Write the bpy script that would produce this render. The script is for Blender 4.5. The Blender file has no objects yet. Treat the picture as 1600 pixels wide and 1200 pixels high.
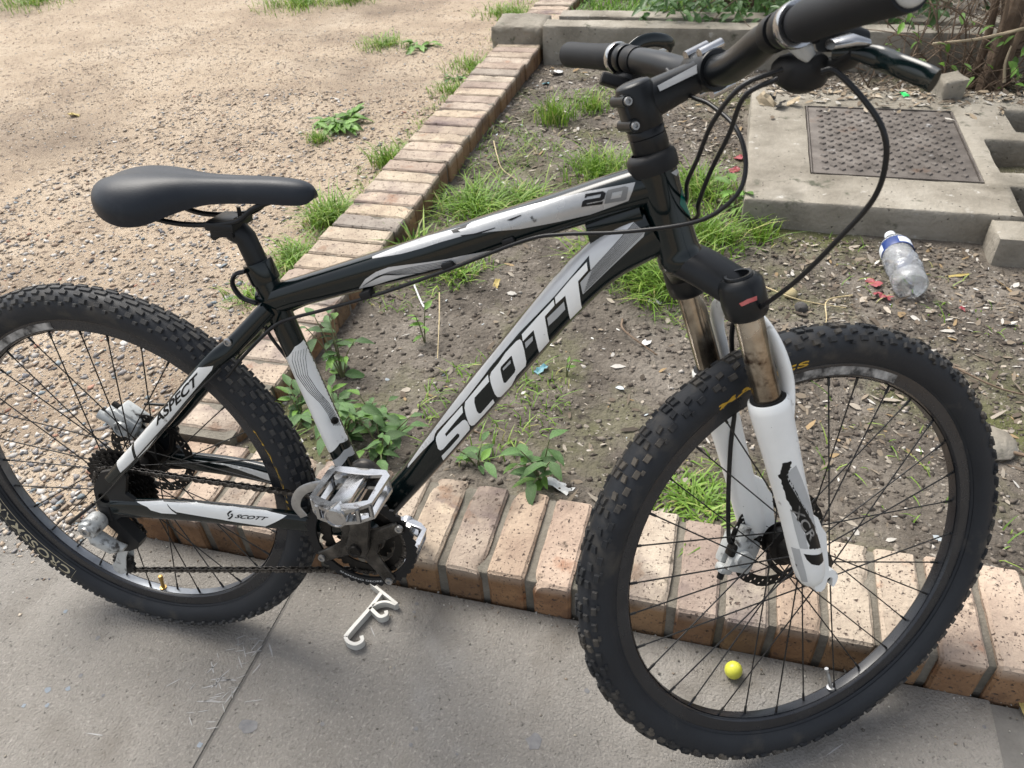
import bpy, bmesh, math, random
import numpy as np
from mathutils import Vector, Matrix, noise as mnoise
from mathutils.bvhtree import BVHTree
from mathutils.geometry import tessellate_polygon

sc = bpy.context.scene
COL = sc.collection
rng = random.Random(7)
nr = np.random.default_rng(11)
PI = math.pi

# ------------------------------------------------------------------ camera, sky, sun, exposure
cam_d = bpy.data.cameras.new('camera')
cam = bpy.data.objects.new('camera', cam_d)
COL.objects.link(cam)
cam_d.sensor_width = 36
cam_d.lens = 36 * 1216.31 / 1600
cam_d.clip_start = 0.02
cam_d.clip_end = 400
right = Vector((0.966, 0.252, -0.0513)).normalized()
fwd = Vector((-0.2266, 0.7400, -0.6335)).normalized()
right = (right - fwd * right.dot(fwd)).normalized()
up = right.cross(fwd)
cm = Matrix((right, up, -fwd)).transposed().to_4x4()
cm.translation = Vector((0.410, -0.815, 1.236))
cam.matrix_world = cm
cam_d.dof.use_dof = True
cam_d.dof.focus_distance = 1.35
cam_d.dof.aperture_fstop = 11
sc.camera = cam

SUN_EL, SUN_AZ = math.radians(57), math.radians(-55)      # azimuth from +Y towards +X
w = bpy.data.worlds.new('World')
sc.world = w
w.use_nodes = True
nt = w.node_tree
bg = nt.nodes['Background']
sky = nt.nodes.new('ShaderNodeTexSky')
sky.sky_type = 'NISHITA'
sky.sun_disc = False
sky.sun_elevation = SUN_EL
sky.sun_rotation = SUN_AZ
sky.air_density = 1.0
sky.dust_density = 3.5
sky.ozone_density = 0.6
hs = nt.nodes.new('ShaderNodeHueSaturation')            # thin overcast: the sky keeps its shape and loses most of its blue
hs.inputs['Saturation'].default_value = 0.38
nt.links.new(sky.outputs[0], hs.inputs['Color'])
nt.links.new(hs.outputs[0], bg.inputs[0])
bg.inputs[1].default_value = 0.105
sun_d = bpy.data.lights.new('sun', 'SUN')
sun_d.energy = 1.5
sun_d.angle = math.radians(34)
sun_d.color = (1.0, 0.955, 0.88)
sun = bpy.data.objects.new('sun', sun_d)
COL.objects.link(sun)
sdir = Vector((math.sin(SUN_AZ) * math.cos(SUN_EL), math.cos(SUN_AZ) * math.cos(SUN_EL), math.sin(SUN_EL)))
sun.rotation_euler = sdir.to_track_quat('Z', 'Y').to_euler()
sun.location = sdir * 30
vs = sc.view_settings
vs.view_transform = 'Standard'
vs.look = 'None'
vs.gamma = 1.0
vs.exposure = 1.33
vs.use_curve_mapping = False

# ------------------------------------------------------------------ materials
def mat(name, cols, scale=12.0, rough=0.5, metal=0.0, bump=0.0, bscale=None, detail=6.0, coat=0.0,
        spots=None, rand=0.0, rough_var=0.0, trans=0.0, ior=1.45, spec=0.5, stops=None, attr=None, dist=0.0, world=False, coat_rough=0.12):
    """noise-mottled principled material. cols = list of rgb through the ramp; spots = (rgb, scale, lo, hi)"""
    m = bpy.data.materials.new(name)
    m.use_nodes = True
    n, l = m.node_tree.nodes, m.node_tree.links
    b = n['Principled BSDF']
    b.inputs['Roughness'].default_value = rough
    b.inputs['Metallic'].default_value = metal
    b.inputs['Coat Weight'].default_value = coat
    b.inputs['Coat Roughness'].default_value = coat_rough
    b.inputs['Specular IOR Level'].default_value = spec
    b.inputs['Transmission Weight'].default_value = trans
    b.inputs['IOR'].default_value = ior
    tc = n.new('ShaderNodeTexCoord')
    co = n.new('ShaderNodeNewGeometry').outputs['Position'] if world else tc.outputs['Object']
    nz = n.new('ShaderNodeTexNoise')
    nz.inputs['Scale'].default_value = scale
    nz.inputs['Detail'].default_value = detail
    nz.inputs['Roughness'].default_value = 0.62
    nz.inputs['Distortion'].default_value = dist
    l.new(co, nz.inputs['Vector'])
    rp = n.new('ShaderNodeValToRGB')
    e = rp.color_ramp.elements
    k = len(cols)
    st = stops or [0.3 + 0.4 * i / max(1, k - 1) for i in range(k)]
    e[0].position, e[0].color = st[0], (*cols[0], 1)
    if k == 1:
        e[1].position, e[1].color = 0.9, (*cols[0], 1)
    else:
        e[1].position, e[1].color = st[-1], (*cols[-1], 1)
        for i in range(1, k - 1):
            x = e.new(st[i])
            x.color = (*cols[i], 1)
    l.new(nz.outputs['Fac'], rp.inputs['Fac'])
    out = rp.outputs['Color']
    if rand:
        oi = n.new('ShaderNodeObjectInfo')
        hs = n.new('ShaderNodeHueSaturation')
        mr = n.new('ShaderNodeMapRange')
        mr.inputs['To Min'].default_value = 1 - rand
        mr.inputs['To Max'].default_value = 1 + rand
        l.new(oi.outputs['Random'], mr.inputs['Value'])
        l.new(mr.outputs[0], hs.inputs['Value'])
        l.new(out, hs.inputs['Color'])
        out = hs.outputs['Color']
    if attr:
        at = n.new('ShaderNodeAttribute')
        at.attribute_name = attr
        mx = n.new('ShaderNodeMix')
        mx.data_type = 'RGBA'
        mx.blend_type = 'MULTIPLY'
        mx.inputs['Factor'].default_value = 1
        l.new(out, mx.inputs['A'])
        l.new(at.outputs['Color'], mx.inputs['B'])
        out = mx.outputs['Result']
    for sp in (spots or []):
        c, s_, lo, hi = sp[:4]
        z = n.new('ShaderNodeTexNoise')
        z.inputs['Scale'].default_value = s_
        z.inputs['Detail'].default_value = 5
        z.inputs['Roughness'].default_value = 0.6
        l.new(co, z.inputs['Vector'])
        mr = n.new('ShaderNodeMapRange')
        mr.inputs['From Min'].default_value = lo
        mr.inputs['From Max'].default_value = hi
        l.new(z.outputs['Fac'], mr.inputs['Value'])
        mx = n.new('ShaderNodeMix')
        mx.data_type = 'RGBA'
        l.new(mr.outputs[0], mx.inputs['Factor'])
        l.new(out, mx.inputs['A'])
        mx.inputs['B'].default_value = (*c, 1)
        out = mx.outputs['Result']
    l.new(out, b.inputs['Base Color'])
    if rough_var:
        mr = n.new('ShaderNodeMapRange')
        mr.inputs['From Min'].default_value = 0.3
        mr.inputs['From Max'].default_value = 0.7
        mr.inputs['To Min'].default_value = max(0.03, rough - rough_var)
        mr.inputs['To Max'].default_value = min(1, rough + rough_var)
        l.new(nz.outputs['Fac'], mr.inputs['Value'])
        l.new(mr.outputs[0], b.inputs['Roughness'])
    if bump:
        z = n.new('ShaderNodeTexNoise')
        z.inputs['Scale'].default_value = bscale or scale * 5
        z.inputs['Detail'].default_value = 4
        l.new(co, z.inputs['Vector'])
        bp = n.new('ShaderNodeBump')
        bp.inputs['Strength'].default_value = 1.0
        bp.inputs['Distance'].default_value = bump
        l.new(z.outputs['Fac'], bp.inputs['Height'])
        l.new(bp.outputs[0], b.inputs['Normal'])
    return m

def pit(m, scale, depth, lo=0.12, hi=0.25, col=None, amount=0.75, warp=0.012):
    """adds small dark pits (voronoi cells gated by noise) to a material made by mat()"""
    n, l = m.node_tree.nodes, m.node_tree.links
    b = n['Principled BSDF']
    geo = n.new('ShaderNodeNewGeometry')
    vo = n.new('ShaderNodeTexVoronoi')
    vo.inputs['Scale'].default_value = scale
    vo.inputs['Randomness'].default_value = 1
    wn = n.new('ShaderNodeTexNoise')
    wn.inputs['Scale'].default_value = scale * 1.3
    wn.inputs['Detail'].default_value = 2
    l.new(geo.outputs['Position'], wn.inputs['Vector'])
    wm = n.new('ShaderNodeVectorMath')
    wm.operation = 'SCALE'
    wm.inputs['Scale'].default_value = warp
    l.new(wn.outputs['Color'], wm.inputs[0])
    wa = n.new('ShaderNodeVectorMath')
    l.new(geo.outputs['Position'], wa.inputs[0])
    l.new(wm.outputs[0], wa.inputs[1])
    l.new(wa.outputs[0], vo.inputs['Vector'])
    mr = n.new('ShaderNodeMapRange')
    mr.inputs['From Min'].default_value = lo
    mr.inputs['From Max'].default_value = hi
    mr.inputs['To Min'].default_value = 1
    mr.inputs['To Max'].default_value = 0
    l.new(vo.outputs['Distance'], mr.inputs['Value'])
    sep = n.new('ShaderNodeSeparateColor')
    l.new(vo.outputs['Color'], sep.inputs[0])
    gt = n.new('ShaderNodeMath')
    gt.operation = 'LESS_THAN'
    l.new(sep.outputs[0], gt.inputs[0])
    gt.inputs[1].default_value = amount
    mu = n.new('ShaderNodeMath')
    mu.operation = 'MULTIPLY'
    l.new(mr.outputs[0], mu.inputs[0])
    l.new(gt.outputs[0], mu.inputs[1])
    src = b.inputs['Base Color'].links[0].from_socket
    mx = n.new('ShaderNodeMix')
    mx.data_type = 'RGBA'
    l.new(mu.outputs[0], mx.inputs['Factor'])
    l.new(src, mx.inputs['A'])
    mx.inputs['B'].default_value = (*(col or (0.06, 0.045, 0.035)), 1)
    l.new(mx.outputs['Result'], b.inputs['Base Color'])
    bp = n.new('ShaderNodeBump')
    bp.invert = True
    bp.inputs['Distance'].default_value = depth
    l.new(mu.outputs[0], bp.inputs['Height'])
    if b.inputs['Normal'].links:
        l.new(b.inputs['Normal'].links[0].from_socket, bp.inputs['Normal'])
    l.new(bp.outputs[0], b.inputs['Normal'])
    return m

MT = {}
MT['pavement'] = pit(mat('pavement_concrete', [(0.158, 0.146, 0.129), (0.208, 0.193, 0.171), (0.255, 0.238, 0.212)], 3.2, 0.85, bump=0.0042, bscale=230, detail=15,
                     spots=[((0.125, 0.119, 0.110), 1.1, 0.52, 0.78), ((0.29, 0.272, 0.245), 150, 0.54, 0.74), ((0.115, 0.106, 0.093), 90, 0.57, 0.75), ((0.085, 0.078, 0.069), 34, 0.66, 0.72), ((0.165, 0.15, 0.13), 6, 0.55, 0.70), ((0.28, 0.272, 0.257), 2.3, 0.60, 0.80)]), 130, 0.0015, 0.08, 0.26, (0.085, 0.08, 0.074), 0.12, 0.02)
MT['mortar'] = mat('mortar', [(0.115, 0.103, 0.083), (0.205, 0.186, 0.152)], 22, 0.95, bump=0.003, bscale=160, spots=[((0.10, 0.095, 0.075), 9, 0.55, 0.7)])
MT['joint_fill'] = mat('joint_fill', [(0.10, 0.095, 0.086), (0.17, 0.162, 0.148)], 14, 0.95, bump=0.002, bscale=140)
MT['concrete'] = pit(mat('weathered_concrete', [(0.15, 0.132, 0.103), (0.25, 0.226, 0.184), (0.33, 0.303, 0.255)], 5, 0.93, bump=0.004, bscale=70, detail=10,
                     spots=[((0.09, 0.08, 0.06), 2.6, 0.55, 0.75), ((0.40, 0.38, 0.34), 26, 0.64, 0.74), ((0.085, 0.085, 0.06), 14, 0.62, 0.72)]), 60, 0.003, 0.1, 0.22, (0.09, 0.08, 0.065), 0.18)
MT['iron'] = mat('rusted_iron', [(0.066, 0.056, 0.048), (0.118, 0.102, 0.089), (0.172, 0.153, 0.135)], 14, 0.72, 0.1, bump=0.001, bscale=200,
                 spots=[((0.30, 0.29, 0.28), 16, 0.66, 0.76), ((0.14, 0.085, 0.055), 9, 0.62, 0.80)])

def brick_material(name, bscale):
    m = mat(name, [(0.262, 0.220, 0.186), (0.358, 0.317, 0.268), (0.445, 0.403, 0.342)], 9, 0.92, bump=0.0032, bscale=120, detail=9, world=True,
            spots=[((0.185, 0.155, 0.15), 6, 0.54, 0.70), ((0.47, 0.42, 0.35), 13, 0.58, 0.72), ((0.30, 0.185, 0.125), 10, 0.62, 0.74), ((0.11, 0.096, 0.078), 5.0, 0.57, 0.80), ((0.085, 0.075, 0.06), 26, 0.64, 0.74)])
    n, l = m.node_tree.nodes, m.node_tree.links
    b = n['Principled BSDF']
    src = b.inputs['Base Color'].links[0].from_socket
    oi = n.new('ShaderNodeObjectInfo')
    rp = n.new('ShaderNodeValToRGB')
    cols = [(0.0, (1.02, 0.86, 0.78)), (0.2, (1.16, 1.10, 1.02)), (0.4, (0.80, 0.70, 0.68)), (0.55, (1.18, 1.08, 0.93)), (0.72, (0.70, 0.69, 0.70)), (0.86, (1.04, 0.88, 0.76)), (1.0, (0.98, 0.93, 0.86))]
    e = rp.color_ramp.elements
    e[0].position, e[0].color = 0, (*cols[0][1], 1)
    e[1].position, e[1].color = 1, (*cols[-1][1], 1)
    for p_, c_ in cols[1:-1]:
        e.new(p_).color = (*c_, 1)
    l.new(oi.outputs['Random'], rp.inputs['Fac'])
    mx = n.new('ShaderNodeMix')
    mx.data_type = 'RGBA'
    mx.blend_type = 'MULTIPLY'
    mx.inputs['Factor'].default_value = 1
    l.new(src, mx.inputs['A'])
    l.new(rp.outputs['Color'], mx.inputs['B'])
    # side faces multiplied to a dark orange-brown: their shade is painted into the colour
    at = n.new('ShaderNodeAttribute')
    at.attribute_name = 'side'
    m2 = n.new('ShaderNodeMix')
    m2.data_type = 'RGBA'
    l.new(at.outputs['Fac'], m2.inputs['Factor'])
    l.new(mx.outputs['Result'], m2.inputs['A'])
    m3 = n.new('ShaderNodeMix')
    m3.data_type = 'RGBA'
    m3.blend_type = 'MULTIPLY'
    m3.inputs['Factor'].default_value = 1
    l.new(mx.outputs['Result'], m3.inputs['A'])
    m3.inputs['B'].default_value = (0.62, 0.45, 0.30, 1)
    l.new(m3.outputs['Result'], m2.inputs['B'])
    l.new(m2.outputs['Result'], b.inputs['Base Color'])
    pit(m, 92, 0.003, 0.14, 0.30, (0.10, 0.07, 0.055), 0.30, 0.016)
    return pit(m, 210, 0.0015, 0.14, 0.34, (0.13, 0.095, 0.075), 0.35, 0.008)
MT['brick'] = brick_material('speckled_brick', 1)

MT['gravel_ground'] = mat('gravel_ground', [(0.25, 0.190, 0.135), (0.36, 0.285, 0.205), (0.43, 0.355, 0.268)], 2.2, 0.97, bump=0.007, bscale=150, detail=15,
                          spots=[((0.15, 0.112, 0.082), 34, 0.56, 0.66), ((0.46, 0.41, 0.35), 70, 0.62, 0.70), ((0.165, 0.125, 0.09), 0.9, 0.52, 0.72)])
MT['soil'] = mat('garden_soil', [(0.045, 0.037, 0.029), (0.115, 0.098, 0.079), (0.20, 0.176, 0.147)], 4.5, 0.97, bump=0.013, bscale=75, detail=15,
                 spots=[((0.088, 0.092, 0.034), 2.1, 0.50, 0.66), ((0.32, 0.29, 0.25), 55, 0.63, 0.71), ((0.035, 0.028, 0.022), 30, 0.58, 0.68)])
MT['stone_bits'] = mat('stone_bits', [(0.82, 0.82, 0.82), (1.0, 1.0, 1.0)], 90, 0.85, attr='col')
MT['litter_bits'] = mat('litter_bits', [(0.75, 0.75, 0.75), (1.0, 1.0, 1.0)], 60, 0.85, attr='col')
MT['grass'] = mat('grass_blades', [(0.8, 0.8, 0.8), (1.0, 1.0, 1.0)], 20, 0.5, attr='col')
for key, cc in (('leaf', [(0.065, 0.14, 0.045), (0.105, 0.205, 0.065), (0.15, 0.26, 0.095)]),
                ('leaf_bright', [(0.10, 0.22, 0.03), (0.15, 0.30, 0.05), (0.2, 0.34, 0.07)]),
                ('leaf_dark', [(0.022, 0.055, 0.02), (0.04, 0.09, 0.03), (0.06, 0.12, 0.04)])):
    MT[key] = mat(key + '_foliage', cc, 30, 0.38, rand=0.35, bump=0.0006, bscale=150)
for key in ('leaf', 'leaf_bright', 'leaf_dark', 'grass'):
    b = MT[key].node_tree.nodes['Principled BSDF']
    n, l = MT[key].node_tree.nodes, MT[key].node_tree.links
    tr = n.new('ShaderNodeBsdfTranslucent')
    l.new(b.inputs['Base Color'].links[0].from_socket, tr.inputs['Color'])
    ms = n.new('ShaderNodeMixShader')
    ms.inputs[0].default_value = 0.35
    l.new(b.outputs[0], ms.inputs[1])
    l.new(tr.outputs[0], ms.inputs[2])
    l.new(ms.outputs[0], n['Material Output'].inputs[0])
MT['stem'] = mat('plant_stem', [(0.10, 0.13, 0.05), (0.17, 0.15, 0.08)], 30, 0.7)
MT['bark'] = mat('bark', [(0.06, 0.042, 0.03), (0.135, 0.095, 0.065), (0.21, 0.155, 0.11)], 14, 0.95, bump=0.006, bscale=60, detail=9)
MT['dry_wood'] = mat('dry_wood', [(0.30, 0.24, 0.16), (0.46, 0.38, 0.26)], 20, 0.8, bump=0.001, bscale=120)
MT['straw'] = mat('straw', [(0.42, 0.33, 0.17), (0.55, 0.46, 0.28)], 30, 0.7)

# bicycle
MT['frame_black'] = mat('black_frame_paint', [(0.0010, 0.0046, 0.0052), (0.0022, 0.0070, 0.0076)], 9, 0.20, coat=0.45, spec=0.25, rough_var=0.06, coat_rough=0.06,
                        spots=[((0.06, 0.057, 0.05), 130, 0.72, 0.82)])
MT['satin_black'] = mat('satin_black_metal', [(0.0045, 0.0055, 0.0065), (0.009, 0.0105, 0.012)], 16, 0.36, spec=0.35, rough_var=0.1, spots=[((0.05, 0.047, 0.044), 90, 0.70, 0.84)])
MT['black_plastic'] = mat('black_plastic', [(0.0055, 0.006, 0.007), (0.011, 0.0115, 0.0125)], 20, 0.5, spec=0.3, rough_var=0.1)
MT['greasy_black'] = mat('greasy_black', [(0.004, 0.0038, 0.0036), (0.016, 0.014, 0.012)], 60, 0.45, 0.2, spec=0.3, bump=0.0004, bscale=300)
MT['white_paint'] = mat('white_paint', [(0.72, 0.73, 0.71), (0.82, 0.83, 0.81)], 10, 0.35, coat=0.25, rough_var=0.1,
                        spots=[((0.30, 0.285, 0.26), 55, 0.655, 0.76), ((0.05, 0.05, 0.05), 110, 0.70, 0.74)])
MT['silver_paint'] = mat('silver_print', [(0.50, 0.515, 0.525), (0.60, 0.61, 0.615)], 12, 0.34, 0.25, rough_var=0.1, spots=[((0.10, 0.10, 0.10), 70, 0.69, 0.75)])
MT['grey_print'] = mat('grey_print', [(0.36, 0.37, 0.37), (0.44, 0.45, 0.45)], 20, 0.45, spots=[((0.10, 0.10, 0.10), 80, 0.69, 0.75)])
MT['tube_silver'] = mat('tube_silver_print', [(0.34, 0.348, 0.35), (0.44, 0.447, 0.447)], 12, 0.30, 0.35, rough_var=0.1, spots=[((0.08, 0.08, 0.08), 60, 0.67, 0.74)])
MT['black_print'] = mat('black_print', [(0.003, 0.0035, 0.004), (0.006, 0.0065, 0.007)], 20, 0.4, spec=0.3)
MT['white_print'] = mat('white_print', [(0.78, 0.79, 0.77), (0.85, 0.86, 0.84)], 25, 0.42, coat=0.1, spots=[((0.18, 0.17, 0.16), 85, 0.69, 0.75)])
MT['teal_print'] = mat('teal_print', [(0.0, 0.10, 0.075), (0.0, 0.14, 0.10)], 20, 0.35)
MT['red_print'] = mat('red_print', [(0.45, 0.07, 0.07), (0.55, 0.16, 0.15)], 60, 0.5)
MT['yellow_print'] = mat('yellow_print', [(0.45, 0.27, 0.02), (0.6, 0.38, 0.04)], 60, 0.6)
MT['tan_print'] = mat('tan_print', [(0.33, 0.29, 0.19), (0.45, 0.40, 0.28)], 60, 0.6)
MT['worn_white'] = mat('worn_white_print', [(0.03, 0.03, 0.03), (0.20, 0.195, 0.185), (0.42, 0.41, 0.39)], 46, 0.6, stops=[0.40, 0.5, 0.66])
MT['tyre'] = mat('tyre_rubber', [(0.0115, 0.0135, 0.0170), (0.022, 0.0245, 0.0285)], 14, 0.60, spec=0.35, bump=0.0003, bscale=250, rough_var=0.12,
                 spots=[((0.075, 0.067, 0.055), 18, 0.56, 0.85)])
MT['tread'] = mat('tread_rubber', [(0.0110, 0.0125, 0.0150), (0.026, 0.0275, 0.029)], 22, 0.75, spec=0.35, bump=0.0004, bscale=300,
                  spots=[((0.115, 0.100, 0.080), 13, 0.46, 0.72)])
MT['rear_tread'] = mat('grey_tread_rubber', [(0.030, 0.0305, 0.0315), (0.062, 0.061, 0.059)], 22, 0.72, spec=0.35, bump=0.0004, bscale=300,
                       spots=[((0.125, 0.112, 0.094), 30, 0.58, 0.8)])
MT['rim'] = mat('rim_black', [(0.008, 0.0095, 0.013), (0.019, 0.0205, 0.024)], 18, 0.26, spec=0.6, rough_var=0.1, spots=[((0.06, 0.055, 0.048), 40, 0.66, 0.82)])
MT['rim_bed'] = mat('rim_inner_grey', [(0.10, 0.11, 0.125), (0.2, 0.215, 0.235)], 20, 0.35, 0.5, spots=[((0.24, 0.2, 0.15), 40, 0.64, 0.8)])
MT['spoke'] = mat('spoke_steel', [(0.010, 0.010, 0.0105), (0.028, 0.027, 0.025)], 40, 0.4, 0.3)
MT['steel'] = mat('dull_steel', [(0.28, 0.28, 0.28), (0.45, 0.45, 0.44)], 40, 0.38, 0.85, spots=[((0.10, 0.07, 0.05), 60, 0.62, 0.75)])
MT['alloy'] = mat('polished_alloy', [(0.30, 0.305, 0.315), (0.50, 0.505, 0.51)], 26, 0.17, 0.95, rough_var=0.12, spots=[((0.07, 0.05, 0.035), 50, 0.58, 0.72)])
MT['crank'] = mat('scuffed_crank', [(0.016, 0.015, 0.014), (0.045, 0.042, 0.038), (0.12, 0.108, 0.094)], 30, 0.30, 0.6, rough_var=0.12)
MT['silver_plastic'] = mat('silver_grey_enamel', [(0.34, 0.355, 0.35), (0.52, 0.535, 0.525)], 20, 0.33, 0.15, spots=[((0.05, 0.045, 0.04), 60, 0.54, 0.68)])
MT['stanchion'] = mat('tarnished_chrome', [(0.12, 0.095, 0.072), (0.31, 0.27, 0.215), (0.46, 0.42, 0.36)], 15, 0.22, 0.92, rough_var=0.1, stops=[0.36, 0.5, 0.64],
                      spots=[((0.06, 0.04, 0.028), 34, 0.62, 0.72)])
MT['grip'] = mat('grip_rubber', [(0.007, 0.0082, 0.010), (0.011, 0.0125, 0.0148)], 30, 0.62, spec=0.3, bump=0.0001, bscale=600)
MT['saddle'] = mat('saddle_vinyl', [(0.0070, 0.0100, 0.0150), (0.012, 0.0160, 0.0225)], 10, 0.46, spec=0.36, bump=0.00015, bscale=420, rough_var=0.08,
                   spots=[((0.05, 0.053, 0.058), 14, 0.56, 0.9), ((0.08, 0.08, 0.08), 90, 0.70, 0.80)])
MT['hose'] = mat('cable_housing', [(0.005, 0.0055, 0.0065), (0.009, 0.0095, 0.0105)], 40, 0.36, spec=0.4)
MT['brass'] = mat('brass', [(0.35, 0.22, 0.07), (0.5, 0.34, 0.13)], 60, 0.35, 0.9)
MT['bottle'] = mat('clear_plastic', [(0.95, 0.97, 0.99)], 10, 0.08, trans=0.88, ior=1.25, bump=0.0022, bscale=45)
MT['bottle_label'] = mat('blue_label', [(0.012, 0.03, 0.13), (0.02, 0.05, 0.2)], 20, 0.35)
MT['bottle_white'] = mat('white_plastic', [(0.62, 0.66, 0.70), (0.74, 0.77, 0.8)], 20, 0.4)
MT['bracket'] = mat('off_white_plastic', [(0.46, 0.45, 0.415), (0.56, 0.55, 0.51)], 25, 0.5, spots=[((0.3, 0.28, 0.25), 60, 0.66, 0.76)])
MT['fruit'] = mat('yellow_green_skin', [(0.55, 0.55, 0.05), (0.66, 0.66, 0.09)], 40, 0.3, spots=[((0.35, 0.38, 0.05), 120, 0.66, 0.74)])
MT['red_wrap'] = mat('red_wrapper', [(0.20, 0.02, 0.03), (0.32, 0.075, 0.08)], 30, 0.45)
MT['blue_wrap'] = mat('blue_wrapper', [(0.05, 0.18, 0.22), (0.16, 0.30, 0.34)], 30, 0.45)
MT['green_plastic'] = mat('green_plastic', [(0.02, 0.5, 0.10), (0.03, 0.62, 0.15)], 30, 0.4)
MT['paper'] = mat('pale_scrap', [(0.55, 0.55, 0.54), (0.7, 0.7, 0.68)], 40, 0.6)
MT['yellow_leaf'] = mat('yellow_leaf', [(0.30, 0.22, 0.05), (0.42, 0.34, 0.13)], 30, 0.6)
MT['white_chalk'] = mat('chalk_scratches', [(0.27, 0.265, 0.255), (0.36, 0.355, 0.345)], 60, 0.95)
MT['blue_paint'] = mat('blue_paint_drops', [(0.17, 0.195, 0.22), (0.22, 0.25, 0.28)], 60, 0.8)
MT['stain'] = mat('dark_stain', [(0.11, 0.11, 0.115), (0.19, 0.187, 0.185)], 60, 0.9)

# ------------------------------------------------------------------ mesh helpers
def put(name, me, m, parent=None, mtx=None, label=None, cat=None, group=None, kind=None):
    o = bpy.data.objects.new(name, me)
    COL.objects.link(o)
    if m is not None and not me.materials:
        me.materials.append(m)
    if parent:
        o.parent = parent
    if mtx is not None:
        o.matrix_local = mtx
    for k_, v_ in (('label', label), ('category', cat), ('group', group), ('kind', kind)):
        if v_:
            o[k_] = v_
    return o

def empty(name, loc, label, cat, group=None, rz=0.0):
    o = bpy.data.objects.new(name, None)
    COL.objects.link(o)
    o.empty_display_size = 0.05
    o.location = loc
    o.rotation_euler = (0, 0, rz)
    o['label'] = label
    o['category'] = cat
    if group:
        o['group'] = group
    return o

def frame_from(d, hint=(0, 0, 1)):
    d = Vector(d).normalized()
    h = Vector(hint)
    if abs(d.dot(h.normalized())) > 0.97:
        h = Vector((1, 0, 0)) if abs(d.x) < 0.9 else Vector((0, 1, 0))
    s = d.cross(h).normalized()
    return s, s.cross(d).normalized(), d

def smooth_path(pts, n=8):
    """Catmull-Rom through the points"""
    P = [Vector(p) for p in pts]
    if len(P) < 3:
        return P
    P = [P[0] * 2 - P[1]] + P + [P[-1] * 2 - P[-2]]
    out = []
    for i in range(1, len(P) - 2):
        a, b_, c, d = P[i - 1], P[i], P[i + 1], P[i + 2]
        for k_ in range(n):
            t = k_ / n
            out.append(0.5 * ((2 * b_) + (c - a) * t + (2 * a - 5 * b_ + 4 * c - d) * t * t + (3 * b_ - a - 3 * c + d) * t ** 3))
    out.append(P[-2])
    return out

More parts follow.
